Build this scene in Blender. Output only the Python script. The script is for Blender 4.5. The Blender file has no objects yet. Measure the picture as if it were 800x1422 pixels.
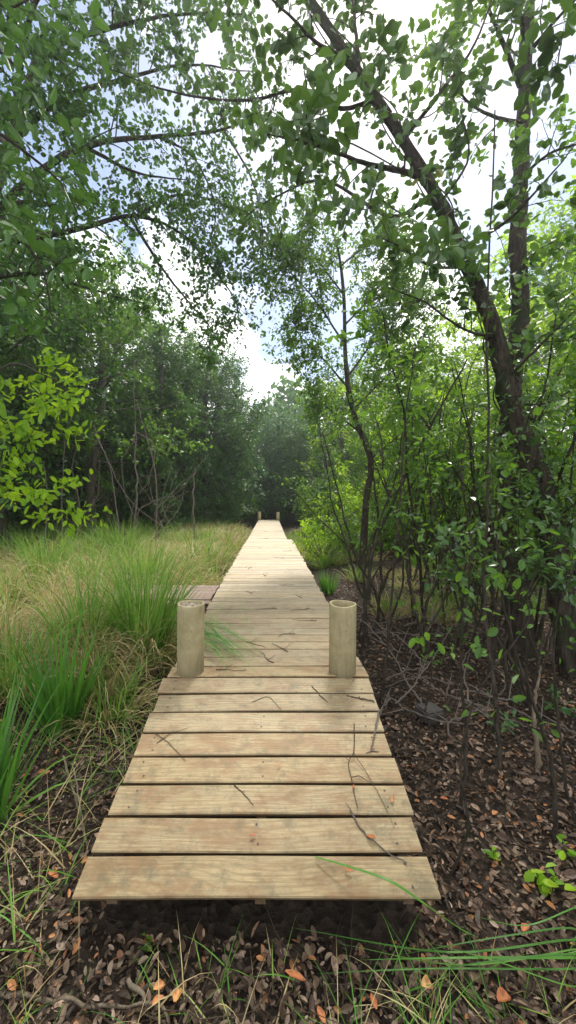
import bpy, math, numpy as np
from mathutils import Vector, Matrix, Euler
from mathutils import noise as mnoise
rng = np.random.default_rng(11)
R = math.radians
scene = bpy.context.scene
COL = scene.collection

# ------------------------------------------------------------------ camera
CAM = Vector((0, 0, 1.5))
cd = bpy.data.cameras.new('camera'); cam = bpy.data.objects.new('camera', cd); COL.objects.link(cam)
cd.sensor_fit = 'VERTICAL'; cd.sensor_height = 24; cd.lens = 540 / 1422 * 24
cd.clip_end = 1000; cd.clip_start = 0.02
cam.location = CAM; cam.rotation_euler = (R(90), 0, 0); cd.shift_x = 25 / 1422; cd.shift_y = -17 / 1422
scene.camera = cam
CR = np.array(cam.rotation_euler.to_matrix())
def ray(px, py):
    return CR @ np.array([(px - 375) / 540, (694 - py) / 540, -1.0])
def P(px, py, d):
    """world point seen at pixel px,py of the photo at forward distance d"""
    return np.array(CAM) + ray(px, py) * d
def G(px, py, z=0.0):
    r = ray(px, py); return np.array(CAM) + r * ((z - CAM.z) / r[2])

# ------------------------------------------------------------------ object helpers
def tag(o, label=None, cat=None, group=None, kind=None):
    if label: o['label'] = label
    if cat: o['category'] = cat
    if group: o['group'] = group
    if kind: o['kind'] = kind
    return o
def empty(name, loc=(0, 0, 0), rz=0):
    o = bpy.data.objects.new(name, None); COL.objects.link(o)
    o.location = loc; o.rotation_euler = (0, 0, rz); o.empty_display_size = .2
    return o
def mesh_obj(name, V, faces, mats, parent=None, rnd=None, smooth=False, fmat=None, extra=None):
    me = bpy.data.meshes.new(name)
    V = np.asarray(V, dtype=np.float32)
    if not (isinstance(faces, list) and isinstance(faces[0], np.ndarray)): faces = [np.asarray(faces)]
    faces = [np.asarray(f, dtype=np.int32) for f in faces if len(f)]
    tot = sum(f.shape[0] for f in faces); ls = np.concatenate([f.ravel() for f in faces])
    sizes = np.concatenate([np.full(f.shape[0], f.shape[1], np.int32) for f in faces])
    me.vertices.add(len(V)); me.vertices.foreach_set('co', V.ravel())
    me.loops.add(len(ls)); me.loops.foreach_set('vertex_index', ls)
    me.polygons.add(tot)
    me.polygons.foreach_set('loop_start', np.concatenate([[0], np.cumsum(sizes)[:-1]]).astype(np.int32))
    me.polygons.foreach_set('loop_total', sizes)
    if fmat is not None: me.polygons.foreach_set('material_index', np.asarray(fmat, np.int32))
    me.update(calc_edges=True)
    me.polygons.foreach_set('use_smooth', np.full(tot, bool(smooth)))
    if rnd is not None:
        a = me.attributes.new('rnd', 'FLOAT', 'POINT'); a.data.foreach_set('value', np.asarray(rnd, np.float32))
    for k, v in (extra or {}).items():
        a = me.attributes.new(k, 'FLOAT', 'POINT'); a.data.foreach_set('value', np.asarray(v, np.float32))
    for m in (mats if isinstance(mats, (list, tuple)) else [mats]): me.materials.append(m)
    o = bpy.data.objects.new(name, me); COL.objects.link(o)
    if parent: o.parent = parent
    return o
def copy_tree(o, parent=None):
    c = o.copy(); COL.objects.link(c)
    if parent: c.parent = parent
    for ch in list(o.children): copy_tree(ch, c)
    return c

class MB:
    def __init__(s): s.v = []; s.q = []; s.r = []; s.n = 0
    def add(s, v, q, r=0.5, bl=0.0):
        s.b = getattr(s, 'b', []); s.b.append(np.full(len(v), bl))
        v = np.asarray(v, float); s.v.append(v); s.q.append(np.asarray(q, int) + s.n)
        s.r.append(np.full(len(v), r) if np.isscalar(r) else np.asarray(r)); s.n += len(v)
    def tube(s, pts, rad, sides=6, r=None, rough=0.0, seed=0):
        pts = np.asarray(pts, float); n = len(pts)
        rad = np.full(n, rad) if np.isscalar(rad) else np.asarray(rad, float)
        t = np.gradient(pts, axis=0); t /= np.linalg.norm(t, axis=1)[:, None] + 1e-9
        ref = np.array([0.31, 0.95, 0.05]) if abs(t[0][2]) > .5 else np.array([0.05, 0.1, 1.0])
        u = np.cross(t, ref); u /= np.linalg.norm(u, axis=1)[:, None] + 1e-9; w = np.cross(t, u)
        a = np.arange(sides) / sides * 2 * np.pi
        rr = rad[:, None] * np.ones(sides)
        if rough:
            for i in range(n):
                for j in range(sides):
                    p = (math.cos(a[j]) * 2.2 + seed, math.sin(a[j]) * 2.2, i * .25)
                    p2 = (math.cos(a[j]) * 5 + seed, math.sin(a[j]) * 5, i * .12)
                    rr[i, j] *= 1 + rough * (mnoise.noise(p) * 1.2 + .8 * mnoise.noise(p2))
        V = pts[:, None, :] + rr[..., None] * (np.cos(a)[None, :, None] * u[:, None, :] + np.sin(a)[None, :, None] * w[:, None, :])
        i = np.arange(n - 1)[:, None] * sides; j = np.arange(sides)[None, :]; k = (j + 1) % sides
        q = np.stack([i + j, i + k, i + sides + k, i + sides + j], -1).reshape(-1, 4)
        s.add(V.reshape(-1, 3), q, rng.random() if r is None else r)
    def box(s, c, h, rot=None, r=0.5):
        v = np.array([[x, y, z] for x in (-1, 1) for y in (-1, 1) for z in (-1, 1)], float) * np.asarray(h)
        if rot is not None: v = v @ np.array(rot).T
        s.add(v + np.asarray(c), [[0, 1, 3, 2], [4, 6, 7, 5], [0, 4, 5, 1], [2, 3, 7, 6], [0, 2, 6, 4], [1, 5, 7, 3]], r)
    def build(s, name, mat, parent=None, smooth=True):
        return mesh_obj(name, np.concatenate(s.v), np.concatenate(s.q), mat, parent, np.concatenate(s.r), smooth, extra={'painted_light': np.concatenate(s.b)} if max(b_.max() for b_ in s.b) > 0 else None)

def smoothpts(pts, n):
    """catmull-rom resample"""
    p = np.asarray(pts, float)
    if len(p) < 3:
        t = np.linspace(0, 1, n)[:, None]; return p[0] * (1 - t) + p[-1] * t
    pp = np.vstack([2 * p[0] - p[1], p, 2 * p[-1] - p[-2]])
    out = []
    for t in np.linspace(0, len(p) - 1 - 1e-6, n):
        i = int(t); f = t - i; a, b, c, d = pp[i:i + 4]
        out.append(.5 * ((2 * b) + (c - a) * f + (2 * a - 5 * b + 4 * c - d) * f * f + (3 * b - a - 3 * c + d) * f ** 3))
    return np.array(out)

# ------------------------------------------------------------------ materials
def newmat(name):
    m = bpy.data.materials.new(name); m.use_nodes = True; nt = m.node_tree; nt.nodes.clear()
    return m, nt
def N(nt, t, **kw):
    n = nt.nodes.new(t)
    for k, v in kw.items():
        if k.startswith('i_'): n.inputs[int(k[2:])].default_value = v
        else: setattr(n, k, v)
    return n
def ramp(nt, stops, fac):
    r = N(nt, 'ShaderNodeValToRGB'); e = r.color_ramp.elements
    while len(e) < len(stops): e.new(.5)
    for el, (p, c) in zip(e, stops): el.position = p; el.color = (*c, 1)
    nt.links.new(fac, r.inputs[0]); return r.outputs[0]
def out(nt, sh, disp=None):
    o = N(nt, 'ShaderNodeOutputMaterial'); nt.links.new(sh, o.inputs[0])
def noise(nt, vec, scale, detail=4, rough=.6):
    n = N(nt, 'ShaderNodeTexNoise'); n.inputs['Scale'].default_value = scale
    n.inputs['Detail'].default_value = detail; n.inputs['Roughness'].default_value = rough
    if vec is not None: nt.links.new(vec, n.inputs['Vector'])
    return n.outputs[0]
def mapping(nt, vec, scale=(1, 1, 1)):
    m = N(nt, 'ShaderNodeMapping'); nt.links.new(vec, m.inputs[0]); m.inputs['Scale'].default_value = scale
    return m.outputs[0]
def math_(nt, op, a, b=None, c=None):
    m = N(nt, 'ShaderNodeMath', operation=op)
    for i, x in enumerate((a, b, c)):
        if x is None: continue
        if isinstance(x, (int, float)): m.inputs[i].default_value = x
        else: nt.links.new(x, m.inputs[i])
    return m.outputs[0]
def mix(nt, f, a, b, blend='MIX'):
    m = N(nt, 'ShaderNodeMix', data_type='RGBA', blend_type=blend)
    for s, x in ((0, f), (6, a), (7, b)):
        if isinstance(x, (int, float)): m.inputs[s].default_value = x
        elif isinstance(x, tuple): m.inputs[s].default_value = (*x, 1)
        else: nt.links.new(x, m.inputs[s])
    return m.outputs[2]
def bump(nt, h, strength, dist):
    b = N(nt, 'ShaderNodeBump'); b.inputs['Strength'].default_value = strength; b.inputs['Distance'].default_value = dist
    nt.links.new(h, b.inputs['Height']); return b.outputs[0]
def bsdf(nt, col, rough=.8, normal=None, spec=.3):
    p = N(nt, 'ShaderNodeBsdfPrincipled')
    if isinstance(col, tuple): p.inputs['Base Color'].default_value = (*col, 1)
    else: nt.links.new(col, p.inputs['Base Color'])
    if isinstance(rough, (int, float)): p.inputs['Roughness'].default_value = rough
    else: nt.links.new(rough, p.inputs['Roughness'])
    p.inputs['Specular IOR Level'].default_value = spec
    if normal is not None: nt.links.new(normal, p.inputs['Normal'])
    return p.outputs[0]
def attr(nt, name='rnd'):
    return N(nt, 'ShaderNodeAttribute', attribute_name=name).outputs['Fac']
def leaf_mat(name, stops, transl=.35, tcol=(.25, .42, .04), rough=.45, spec=.35):
    m, nt = newmat(name)
    c = ramp(nt, stops, attr(nt))
    b = bsdf(nt, c, rough, spec=spec)
    t = N(nt, 'ShaderNodeBsdfTranslucent')
    nt.links.new(mix(nt, .55, c, tcol), t.inputs[0])
    mx = N(nt, 'ShaderNodeMixShader'); mx.inputs[0].default_value = transl
    nt.links.new(b, mx.inputs[1]); nt.links.new(t.outputs[0], mx.inputs[2])
    out(nt, mx.outputs[0]); return m
def bark_mat(name, dark, light, moss=None):
    m, nt = newmat(name)
    tc = N(nt, 'ShaderNodeTexCoord').outputs['Object']
    n1 = noise(nt, mapping(nt, tc, (11, 11, 3.2)), 3, 10, .75)
    n2 = noise(nt, tc, 4, 4)
    c = ramp(nt, [(.3, dark), (.7, light)], n1)
    if moss: c = mix(nt, ramp(nt, [(.5, (0, 0, 0)), (.62, (1, 1, 1))], n2), c, moss)
    out(nt, bsdf(nt, c, .9, bump(nt, n1, 1.0, .06), spec=.15)); return m

M = {}
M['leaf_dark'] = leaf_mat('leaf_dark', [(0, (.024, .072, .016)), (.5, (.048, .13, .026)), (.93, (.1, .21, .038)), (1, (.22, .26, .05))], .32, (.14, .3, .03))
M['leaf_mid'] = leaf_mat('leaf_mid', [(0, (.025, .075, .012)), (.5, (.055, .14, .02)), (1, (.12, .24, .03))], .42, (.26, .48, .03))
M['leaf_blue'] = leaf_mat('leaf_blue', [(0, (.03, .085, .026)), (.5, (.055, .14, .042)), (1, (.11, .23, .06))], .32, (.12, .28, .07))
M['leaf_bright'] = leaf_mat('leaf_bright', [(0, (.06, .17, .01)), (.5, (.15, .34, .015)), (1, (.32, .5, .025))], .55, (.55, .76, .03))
M['leaf_round'] = leaf_mat('leaf_round', [(0, (.024, .065, .018)), (.5, (.05, .12, .03)), (.94, (.1, .19, .045)), (1, (.25, .24, .06))], .3, (.15, .28, .03), rough=.35, spec=.5)
M['bark_dark'] = bark_mat('bark_dark', (.008, .006, .005), (.13, .105, .08), (.035, .05, .02))
M['bark_grey'] = bark_mat('bark_grey', (.05, .043, .036), (.19, .165, .135), (.07, .085, .04))
M['bark_pale'] = bark_mat('bark_pale', (.16, .12, .08), (.42, .35, .25))
M['twig'] = bark_mat('twig', (.05, .035, .025), (.16, .115, .08))
M['vine'] = bark_mat('vine', (.12, .1, .085), (.3, .26, .22))
GR = [(0, (.035, .12, .012)), (.25, (.09, .27, .025)), (.48, (.24, .4, .07)), (.56, (.42, .38, .18)), (.8, (.5, .38, .2)), (1, (.24, .13, .065))]
M['grass'] = leaf_mat('grass_blade', GR, .35, (.35, .45, .08), .5)
M['grass_fg'] = leaf_mat('grass_green', [(0, (.035, .12, .02)), (.5, (.07, .2, .025)), (1, (.16, .3, .05))], .35, (.2, .45, .04), .4)
LIT = [(0, (.02, .014, .009)), (.35, (.055, .037, .022)), (.6, (.1, .067, .04)), (.8, (.17, .12, .08)), (.93, (.28, .21, .15)), (.955, (.24, .1, .04)), (1, (.42, .19, .07))]
M['litter'] = leaf_mat('dead_leaf', LIT, .1, (.25, .12, .05), .6)
M['litter_warm'] = leaf_mat('warm_dead_leaf', [(0, (.04, .026, .018)), (.4, (.12, .075, .05)), (.7, (.2, .125, .075)), (.88, (.3, .21, .14)), (.95, (.34, .26, .19)), (1, (.4, .16, .06))], .08, (.25, .1, .04), .5)
M['orange_leaf'] = leaf_mat('orange_leaf', [(0, (.3, .075, .025)), (.5, (.42, .16, .045)), (1, (.5, .3, .11))], .1, (.5, .2, .05), .5)

def blotch(m, lo, hi, scale, dark):
    nt = m.node_tree
    for nd in list(nt.nodes):
        if nd.type == 'BSDF_PRINCIPLED':
            l = nd.inputs['Base Color'].links[0].from_socket
            t = N(nt, 'ShaderNodeTexCoord').outputs['Object']
            f = ramp(nt, [(lo, (0, 0, 0)), (hi, (1, 1, 1))], noise(nt, t, scale, 5, .7))
            nt.links.new(mix(nt, math_(nt, 'MULTIPLY', f, .8), l, dark), nd.inputs['Base Color'])
blotch(M['litter_warm'], .45, .6, 70, (.05, .028, .018)); blotch(M['orange_leaf'], .45, .65, 60, (.12, .045, .02))
def soil_mat():
    m, nt = newmat('forest_soil')
    tc = N(nt, 'ShaderNodeTexCoord').outputs['Object']
    n1 = noise(nt, tc, 3, 8, .7); n2 = noise(nt, tc, 40, 6, .7)
    v = N(nt, 'ShaderNodeTexVoronoi'); v.inputs['Scale'].default_value = 34; nt.links.new(tc, v.inputs['Vector'])
    c = ramp(nt, [(.3, (.01, .008, .006)), (.55, (.025, .019, .014)), (.75, (.05, .038, .028))], n2)
    sep = N(nt, 'ShaderNodeSeparateColor'); nt.links.new(v.outputs['Color'], sep.inputs[0])
    c2 = ramp(nt, [(0, (.015, .011, .008)), (.6, (.05, .035, .025)), (1, (.11, .08, .06))], sep.outputs[0])
    c = mix(nt, .45, c, c2)
    h = math_(nt, 'ADD', n2, math_(nt, 'MULTIPLY', v.outputs['Distance'], .8))
    out(nt, bsdf(nt, c, .9, bump(nt, h, .9, .03), spec=.15)); return m
M['soil'] = soil_mat()

def wood_mat(name, tint, red=False, pale=None):
    m, nt = newmat(name)
    geo = N(nt, 'ShaderNodeTexCoord').outputs['Object']
    rn = attr(nt)
    sx = N(nt, 'ShaderNodeSeparateXYZ'); nt.links.new(geo, sx.inputs[0])
    off = math_(nt, 'MULTIPLY', rn, 37.0)
    cx = N(nt, 'ShaderNodeCombineXYZ'); nt.links.new(math_(nt, 'ADD', sx.outputs[0], off), cx.inputs[0])
    nt.links.new(sx.outputs[1], cx.inputs[1]); nt.links.new(off, cx.inputs[2])
    v = cx.outputs[0]
    warp = noise(nt, mapping(nt, v, (.9, 3.2, 1)), 1.4, 3, .45)
    vo = N(nt, 'ShaderNodeTexVoronoi'); vo.inputs['Scale'].default_value = 2.6
    nt.links.new(mapping(nt, v, (1, 2.1, 1)), vo.inputs['Vector'])
    kd = vo.outputs['Distance']
    swirl = math_(nt, 'DIVIDE', .35, math_(nt, 'ADD', math_(nt, 'MULTIPLY', kd, 4.0), .12))
    ln = math_(nt, 'ADD', math_(nt, 'ADD', math_(nt, 'MULTIPLY', sx.outputs[1], 170.0), math_(nt, 'MULTIPLY', warp, 30.0)), math_(nt, 'MULTIPLY', swirl, 3.0))
    ring = math_(nt, 'ABSOLUTE', math_(nt, 'SINE', ln))
    fine = noise(nt, mapping(nt, v, (4, 170, 1)), 1.0, 7, .7)
    mid = noise(nt, mapping(nt, v, (2, 26, 1)), 1.0, 5, .6)
    blot = noise(nt, mapping(nt, v, (5, 13, 1)), 1.0, 9, .74)
    a = tint
    pl = attr(nt, 'painted_light')
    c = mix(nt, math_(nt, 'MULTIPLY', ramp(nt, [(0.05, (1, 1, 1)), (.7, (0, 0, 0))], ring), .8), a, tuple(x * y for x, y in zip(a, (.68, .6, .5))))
    c = mix(nt, math_(nt, 'MULTIPLY', ramp(nt, [(.38, (1, 1, 1)), (.6, (0, 0, 0))], fine), .65), c, tuple(x * .42 for x in a))
    c = mix(nt, math_(nt, 'MULTIPLY', ramp(nt, [(.45, (0, 0, 0)), (.7, (1, 1, 1))], mid), .45), c, tuple(x * y for x, y in zip(a, (.72, .66, .6))))
    st = ramp(nt, [(.46, (0, 0, 0)), (.6, (1, 1, 1))], blot)
    c = mix(nt, math_(nt, 'MULTIPLY', st, .8), c, (.16, .085, .03) if not red else (.2, .12, .09))
    mould = noise(nt, v, 14, 9, .78)
    c = mix(nt, math_(nt, 'MULTIPLY', ramp(nt, [(.5, (0, 0, 0)), (.64, (1, 1, 1))], mould), .7), c, (.085, .075, .035))
    speck = noise(nt, v, 95, 3, .6)
    c = mix(nt, math_(nt, 'MULTIPLY', ramp(nt, [(.66, (0, 0, 0)), (.72, (1, 1, 1))], speck), .7), c, (.06, .045, .03))
    c = mix(nt, ramp(nt, [(.03, (1, 1, 1)), (.06, (.35, .35, .35)), (.12, (0, 0, 0))], kd), c, (.1, .055, .022))
    if pale: c = mix(nt, pl, c, mix(nt, .55, tuple(x * 1.0 for x in pale), mix(nt, 1.0, c, (1.75, 1.95, 2.5), 'MULTIPLY')))  # whitish light on the far boards is painted into their colour
    # board to board tone
    tone = ramp(nt, [(0, (.82, .8, .76)), (.5, (1, .99, .97)), (1, (1.0, .93, .8))], math_(nt, 'FRACT', math_(nt, 'MULTIPLY', rn, 7.7)))
    c = mix(nt, 1.0, c, tone, 'MULTIPLY')
    c = mix(nt, math_(nt, 'LESS_THAN', rn, -.5), c, (.05, .035, .025))
    h = math_(nt, 'ADD', fine, math_(nt, 'MULTIPLY', ring, .35))
    out(nt, bsdf(nt, c, .62, bump(nt, h, .5, .004), spec=.4)); return m
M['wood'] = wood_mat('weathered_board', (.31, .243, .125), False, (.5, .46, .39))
M['wood_pale'] = wood_mat('light_painted_board', (.58, .53, .46))  # pale copy with the light on far boards painted into its tint
M['wood_red'] = wood_mat('old_board', (.27, .2, .17), True)
M['beam'] = wood_mat('beam_wood', (.2, .16, .11))

def pipe_mat(g=1.0):
    m, nt = newmat('weathered_pipe')
    tc = N(nt, 'ShaderNodeTexCoord').outputs['Object']
    n1 = noise(nt, tc, 7, 8, .7); n2 = noise(nt, mapping(nt, tc, (26, 26, 3)), 1, 6, .7); n3 = noise(nt, tc, 60, 4)
    sx = N(nt, 'ShaderNodeSeparateXYZ'); nt.links.new(tc, sx.inputs[0])
    c = ramp(nt, [(p_, tuple(min(.8, x * g) for x in c_)) for p_, c_ in [(.3, (.21, .18, .09)), (.55, (.31, .27, .15)), (.75, (.4, .36, .225))]], n1)
    c = mix(nt, math_(nt, 'MULTIPLY', ramp(nt, [(.52, (0, 0, 0)), (.7, (1, 1, 1))], n2), .55), c, (.14, .12, .07))
    low = ramp(nt, [(0, (1, 1, 1)), (.16, (0, 0, 0))], sx.outputs[2])
    c = mix(nt, math_(nt, 'MULTIPLY', math_(nt, 'MULTIPLY', low, n2), 1.3), c, (.1, .075, .04))
    c = mix(nt, math_(nt, 'MULTIPLY', ramp(nt, [(.62, (0, 0, 0)), (.68, (1, 1, 1))], n3), .5), c, (.12, .11, .07))
    out(nt, bsdf(nt, c, .65, bump(nt, n3, .25, .003), spec=.35)); return m
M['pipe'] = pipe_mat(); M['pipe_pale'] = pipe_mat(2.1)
m, nt = newmat('packed_dirt'); tc = N(nt, 'ShaderNodeTexCoord').outputs['Object']
nn = noise(nt, tc, 50, 5); out(nt, bsdf(nt, ramp(nt, [(.35, (.1, .08, .06)), (.65, (.34, .3, .23))], nn), .95, bump(nt, nn, .8, .01))); M['fill'] = m
m, nt = newmat('dark_stone'); tc = N(nt, 'ShaderNodeTexCoord').outputs['Object']
nn = noise(nt, tc, 25, 6); out(nt, bsdf(nt, ramp(nt, [(.35, (.03, .028, .026)), (.7, (.1, .09, .08))], nn), .85, bump(nt, nn, .7, .01))); M['stone'] = m

# ------------------------------------------------------------------ world, sun
SUN_EL, SUN_AZ = 54, 16      # azimuth measured from +Y towards +X
w = bpy.data.worlds.new('World'); scene.world = w; w.use_nodes = True; nt = w.node_tree; nt.nodes.clear()
sky = N(nt, 'ShaderNodeTexSky', sky_type='NISHITA', sun_disc=False)
sky.sun_elevation = R(SUN_EL); sky.sun_rotation = R(SUN_AZ); sky.air_density = 1.2; sky.dust_density = 1.0
b1 = N(nt, 'ShaderNodeBackground'); b1.inputs[1].default_value = .085; nt.links.new(sky.outputs[0], b1.inputs[0])
tc = N(nt, 'ShaderNodeTexCoord').outputs['Generated']
n1 = noise(nt, mapping(nt, tc, (1, 1, 1.5)), 3.2, 10, .62)
n2 = noise(nt, tc, 9.0, 6, .6)
warp = math_(nt, 'ADD', math_(nt, 'MULTIPLY', math_(nt, 'SUBTRACT', n1, .5), .55), math_(nt, 'MULTIPLY', math_(nt, 'SUBTRACT', n2, .5), .22))
cover = None
for (px, py, rad) in [(385, 200, .25), (425, 478, .12), (10, 110, .24), (790, 150, .24)]:
    d = Vector(ray(px, py)).normalized()
    vm = N(nt, 'ShaderNodeVectorMath', operation='DISTANCE'); nt.links.new(tc, vm.inputs[0]); vm.inputs[1].default_value = d
    s = math_(nt, 'SUBTRACT', math_(nt, 'ADD', vm.outputs['Value'], warp), rad)
    cover = s if cover is None else math_(nt, 'MINIMUM', cover, s)
back = math_(nt, 'SUBTRACT', .7, n1)           # broken cloud everywhere else
cover = math_(nt, 'MINIMUM', cover, math_(nt, 'MULTIPLY', back, 2.0))
mask = ramp(nt, [(0.0, (0, 0, 0)), (.07, (1, 1, 1))], cover)
cc = ramp(nt, [(.34, (.56, .6, .68)), (.52, (1, 1, 1))], n2)
b2 = N(nt, 'ShaderNodeBackground'); b2.inputs[1].default_value = 1.1; nt.links.new(cc, b2.inputs[0])
mx = N(nt, 'ShaderNodeMixShader'); nt.links.new(mask, mx.inputs[0]); nt.links.new(b1.outputs[0], mx.inputs[1]); nt.links.new(b2.outputs[0], mx.inputs[2])
o = N(nt, 'ShaderNodeOutputWorld'); nt.links.new(mx.outputs[0], o.inputs[0])
ld = bpy.data.lights.new('sun', 'SUN'); ld.energy = 3.2; ld.angle = R(13); ld.color = (1, .94, .84)
sun = bpy.data.objects.new('sun', ld); COL.objects.link(sun)
sd = Vector((math.sin(R(SUN_AZ)) * math.cos(R(SUN_EL)), math.cos(R(SUN_AZ)) * math.cos(R(SUN_EL)), math.sin(R(SUN_EL))))
sun.rotation_euler = sd.to_track_quat('Z', 'Y').to_euler(); sun.location = (0, 0, 30)

scene.view_settings.view_transform = 'Standard'; scene.view_settings.look = 'None'
scene.view_settings.exposure = 1.0; scene.view_settings.gamma = 1
cy = scene.cycles; cy.use_denoising = True; cy.max_bounces = 7; cy.diffuse_bounces = 4; cy.glossy_bounces = 2
cy.transmission_bounces = 4; cy.volume_bounces = 0; cy.transparent_max_bounces = 4
cy.sample_clamp_indirect = 4; cy.use_adaptive_sampling = True; cy.adaptive_threshold = .02

# ------------------------------------------------------------------ ground
def sstep(a, b, x): t = np.clip((x - a) / (b - a), 0, 1); return t * t * (3 - 2 * t)
def gz(x, y):
    x = np.asarray(x, float); y = np.asarray(y, float)
    left = sstep(-.75, -1.5, x) * sstep(2.4, 3.5, y + .25 * np.sin(x * 2.1))       # raised marsh mat
    right = sstep(.8, 2.2, x) * sstep(4.5, 8, y)
    h = .2 * left + .12 * right
    h = h + .025 * np.sin(x * 2.3 + .7) * np.cos(y * 1.9) + .012 * np.sin(x * 7.1 + y * 3) * np.cos(y * 6.3 - x * 2)
    under = (np.abs(x + .02) < .7) & (y > 1.1) & (y < 21)
    return np.where(under, np.minimum(h, .02), h)
def axis(lo, hi, n, fine):
    u = np.linspace(np.arcsinh(lo / fine), np.arcsinh(hi / fine), n); return np.sinh(u) * fine
gx = axis(-200, 200, 340, 1.2); gy = 1.2 + axis(-201, 260, 340, 1.2)
X, Y = np.meshgrid(gx, gy, indexing='ij'); Z = gz(X, Y)
bumpy = np.array([mnoise.noise((a * 9, b * 9, 0)) * .014 + mnoise.noise((a * 30, b * 30, 3)) * .007 for a, b in zip(X.ravel(), Y.ravel())]).reshape(X.shape)
Z = Z + np.where(np.hypot(X, Y) < 14, bumpy, 0)
ii = np.arange(339)[:, None] * 340 + np.arange(339)[None, :]
q = np.stack([ii, ii + 340, ii + 341, ii + 1], -1).reshape(-1, 4)
g = mesh_obj('ground', np.stack([X, Y, Z], -1).reshape(-1, 3), q, M['soil'], smooth=True)
tag(g, 'dark forest floor of humus and mud', kind='structure')

# ------------------------------------------------------------------ leaves
def leaves(pos, ax, nrm, size, ratio=.5, fold=.18, rnd=None, simple=False, fat=0.0):
    """leaf blades: 8 verts, two halves folded on the midrib (or one rhomb)"""
    n = len(pos)
    ax = ax / (np.linalg.norm(ax, axis=1)[:, None] + 1e-9)
    s = np.cross(ax, nrm); s /= np.linalg.norm(s, axis=1)[:, None] + 1e-9
    u = np.cross(s, ax)
    L = np.asarray(size).reshape(-1, 1) * np.ones((n, 1)); W = L * ratio * .5
    fold = np.abs(fold * (1 + rng.normal(size=(n, 1)) * .7))
    if simple:
        V = np.stack([pos, pos + ax * L * .5 + s * W, pos + ax * L - u * L * .1, pos + ax * L * .5 - s * W], 1)
        k = 4; F = np.array([[0, 1, 2, 3]])
    else:
        w1, w2, w3 = .72 - 4 * fat, 1.0, .66 + 4.5 * fat
        def pt(t, w_, sg): return pos + ax * L * t + sg * s * W * w_ + u * W * fold * w_ - u * L * .1 * t * t
        V = np.stack([pos, pt(.2, w1, 1), pt(.5, w2, 1), pt(.82, w3, 1), pos + ax * L - u * L * .14, pt(.82, w3, -1), pt(.5, w2, -1), pt(.2, w1, -1)], 1)
        k = 8; F = np.array([[0, 1, 2, 3, 4], [0, 4, 5, 6, 7]])
    Q = (np.arange(n)[:, None, None] * k + F[None]).reshape(-1, F.shape[1])
    r = np.repeat(rng.random(n) if rnd is None else rnd, k)
    return V.reshape(-1, 3), Q, r
def rdir(n, r=None):
    v = (r or rng).normal(size=(n, 3)); return v / np.linalg.norm(v, axis=1)[:, None]

def wander(start, d, length, n, amp, droop, rg):
    pts = [np.array(start, float)]; d = np.array(d, float); d /= np.linalg.norm(d)
    for i in range(n):
        d = d + rg.normal(size=3) * amp + np.array([0, 0, droop]); d /= np.linalg.norm(d)
        pts.append(pts[-1] + d * length / n)
    return np.array(pts)

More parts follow.
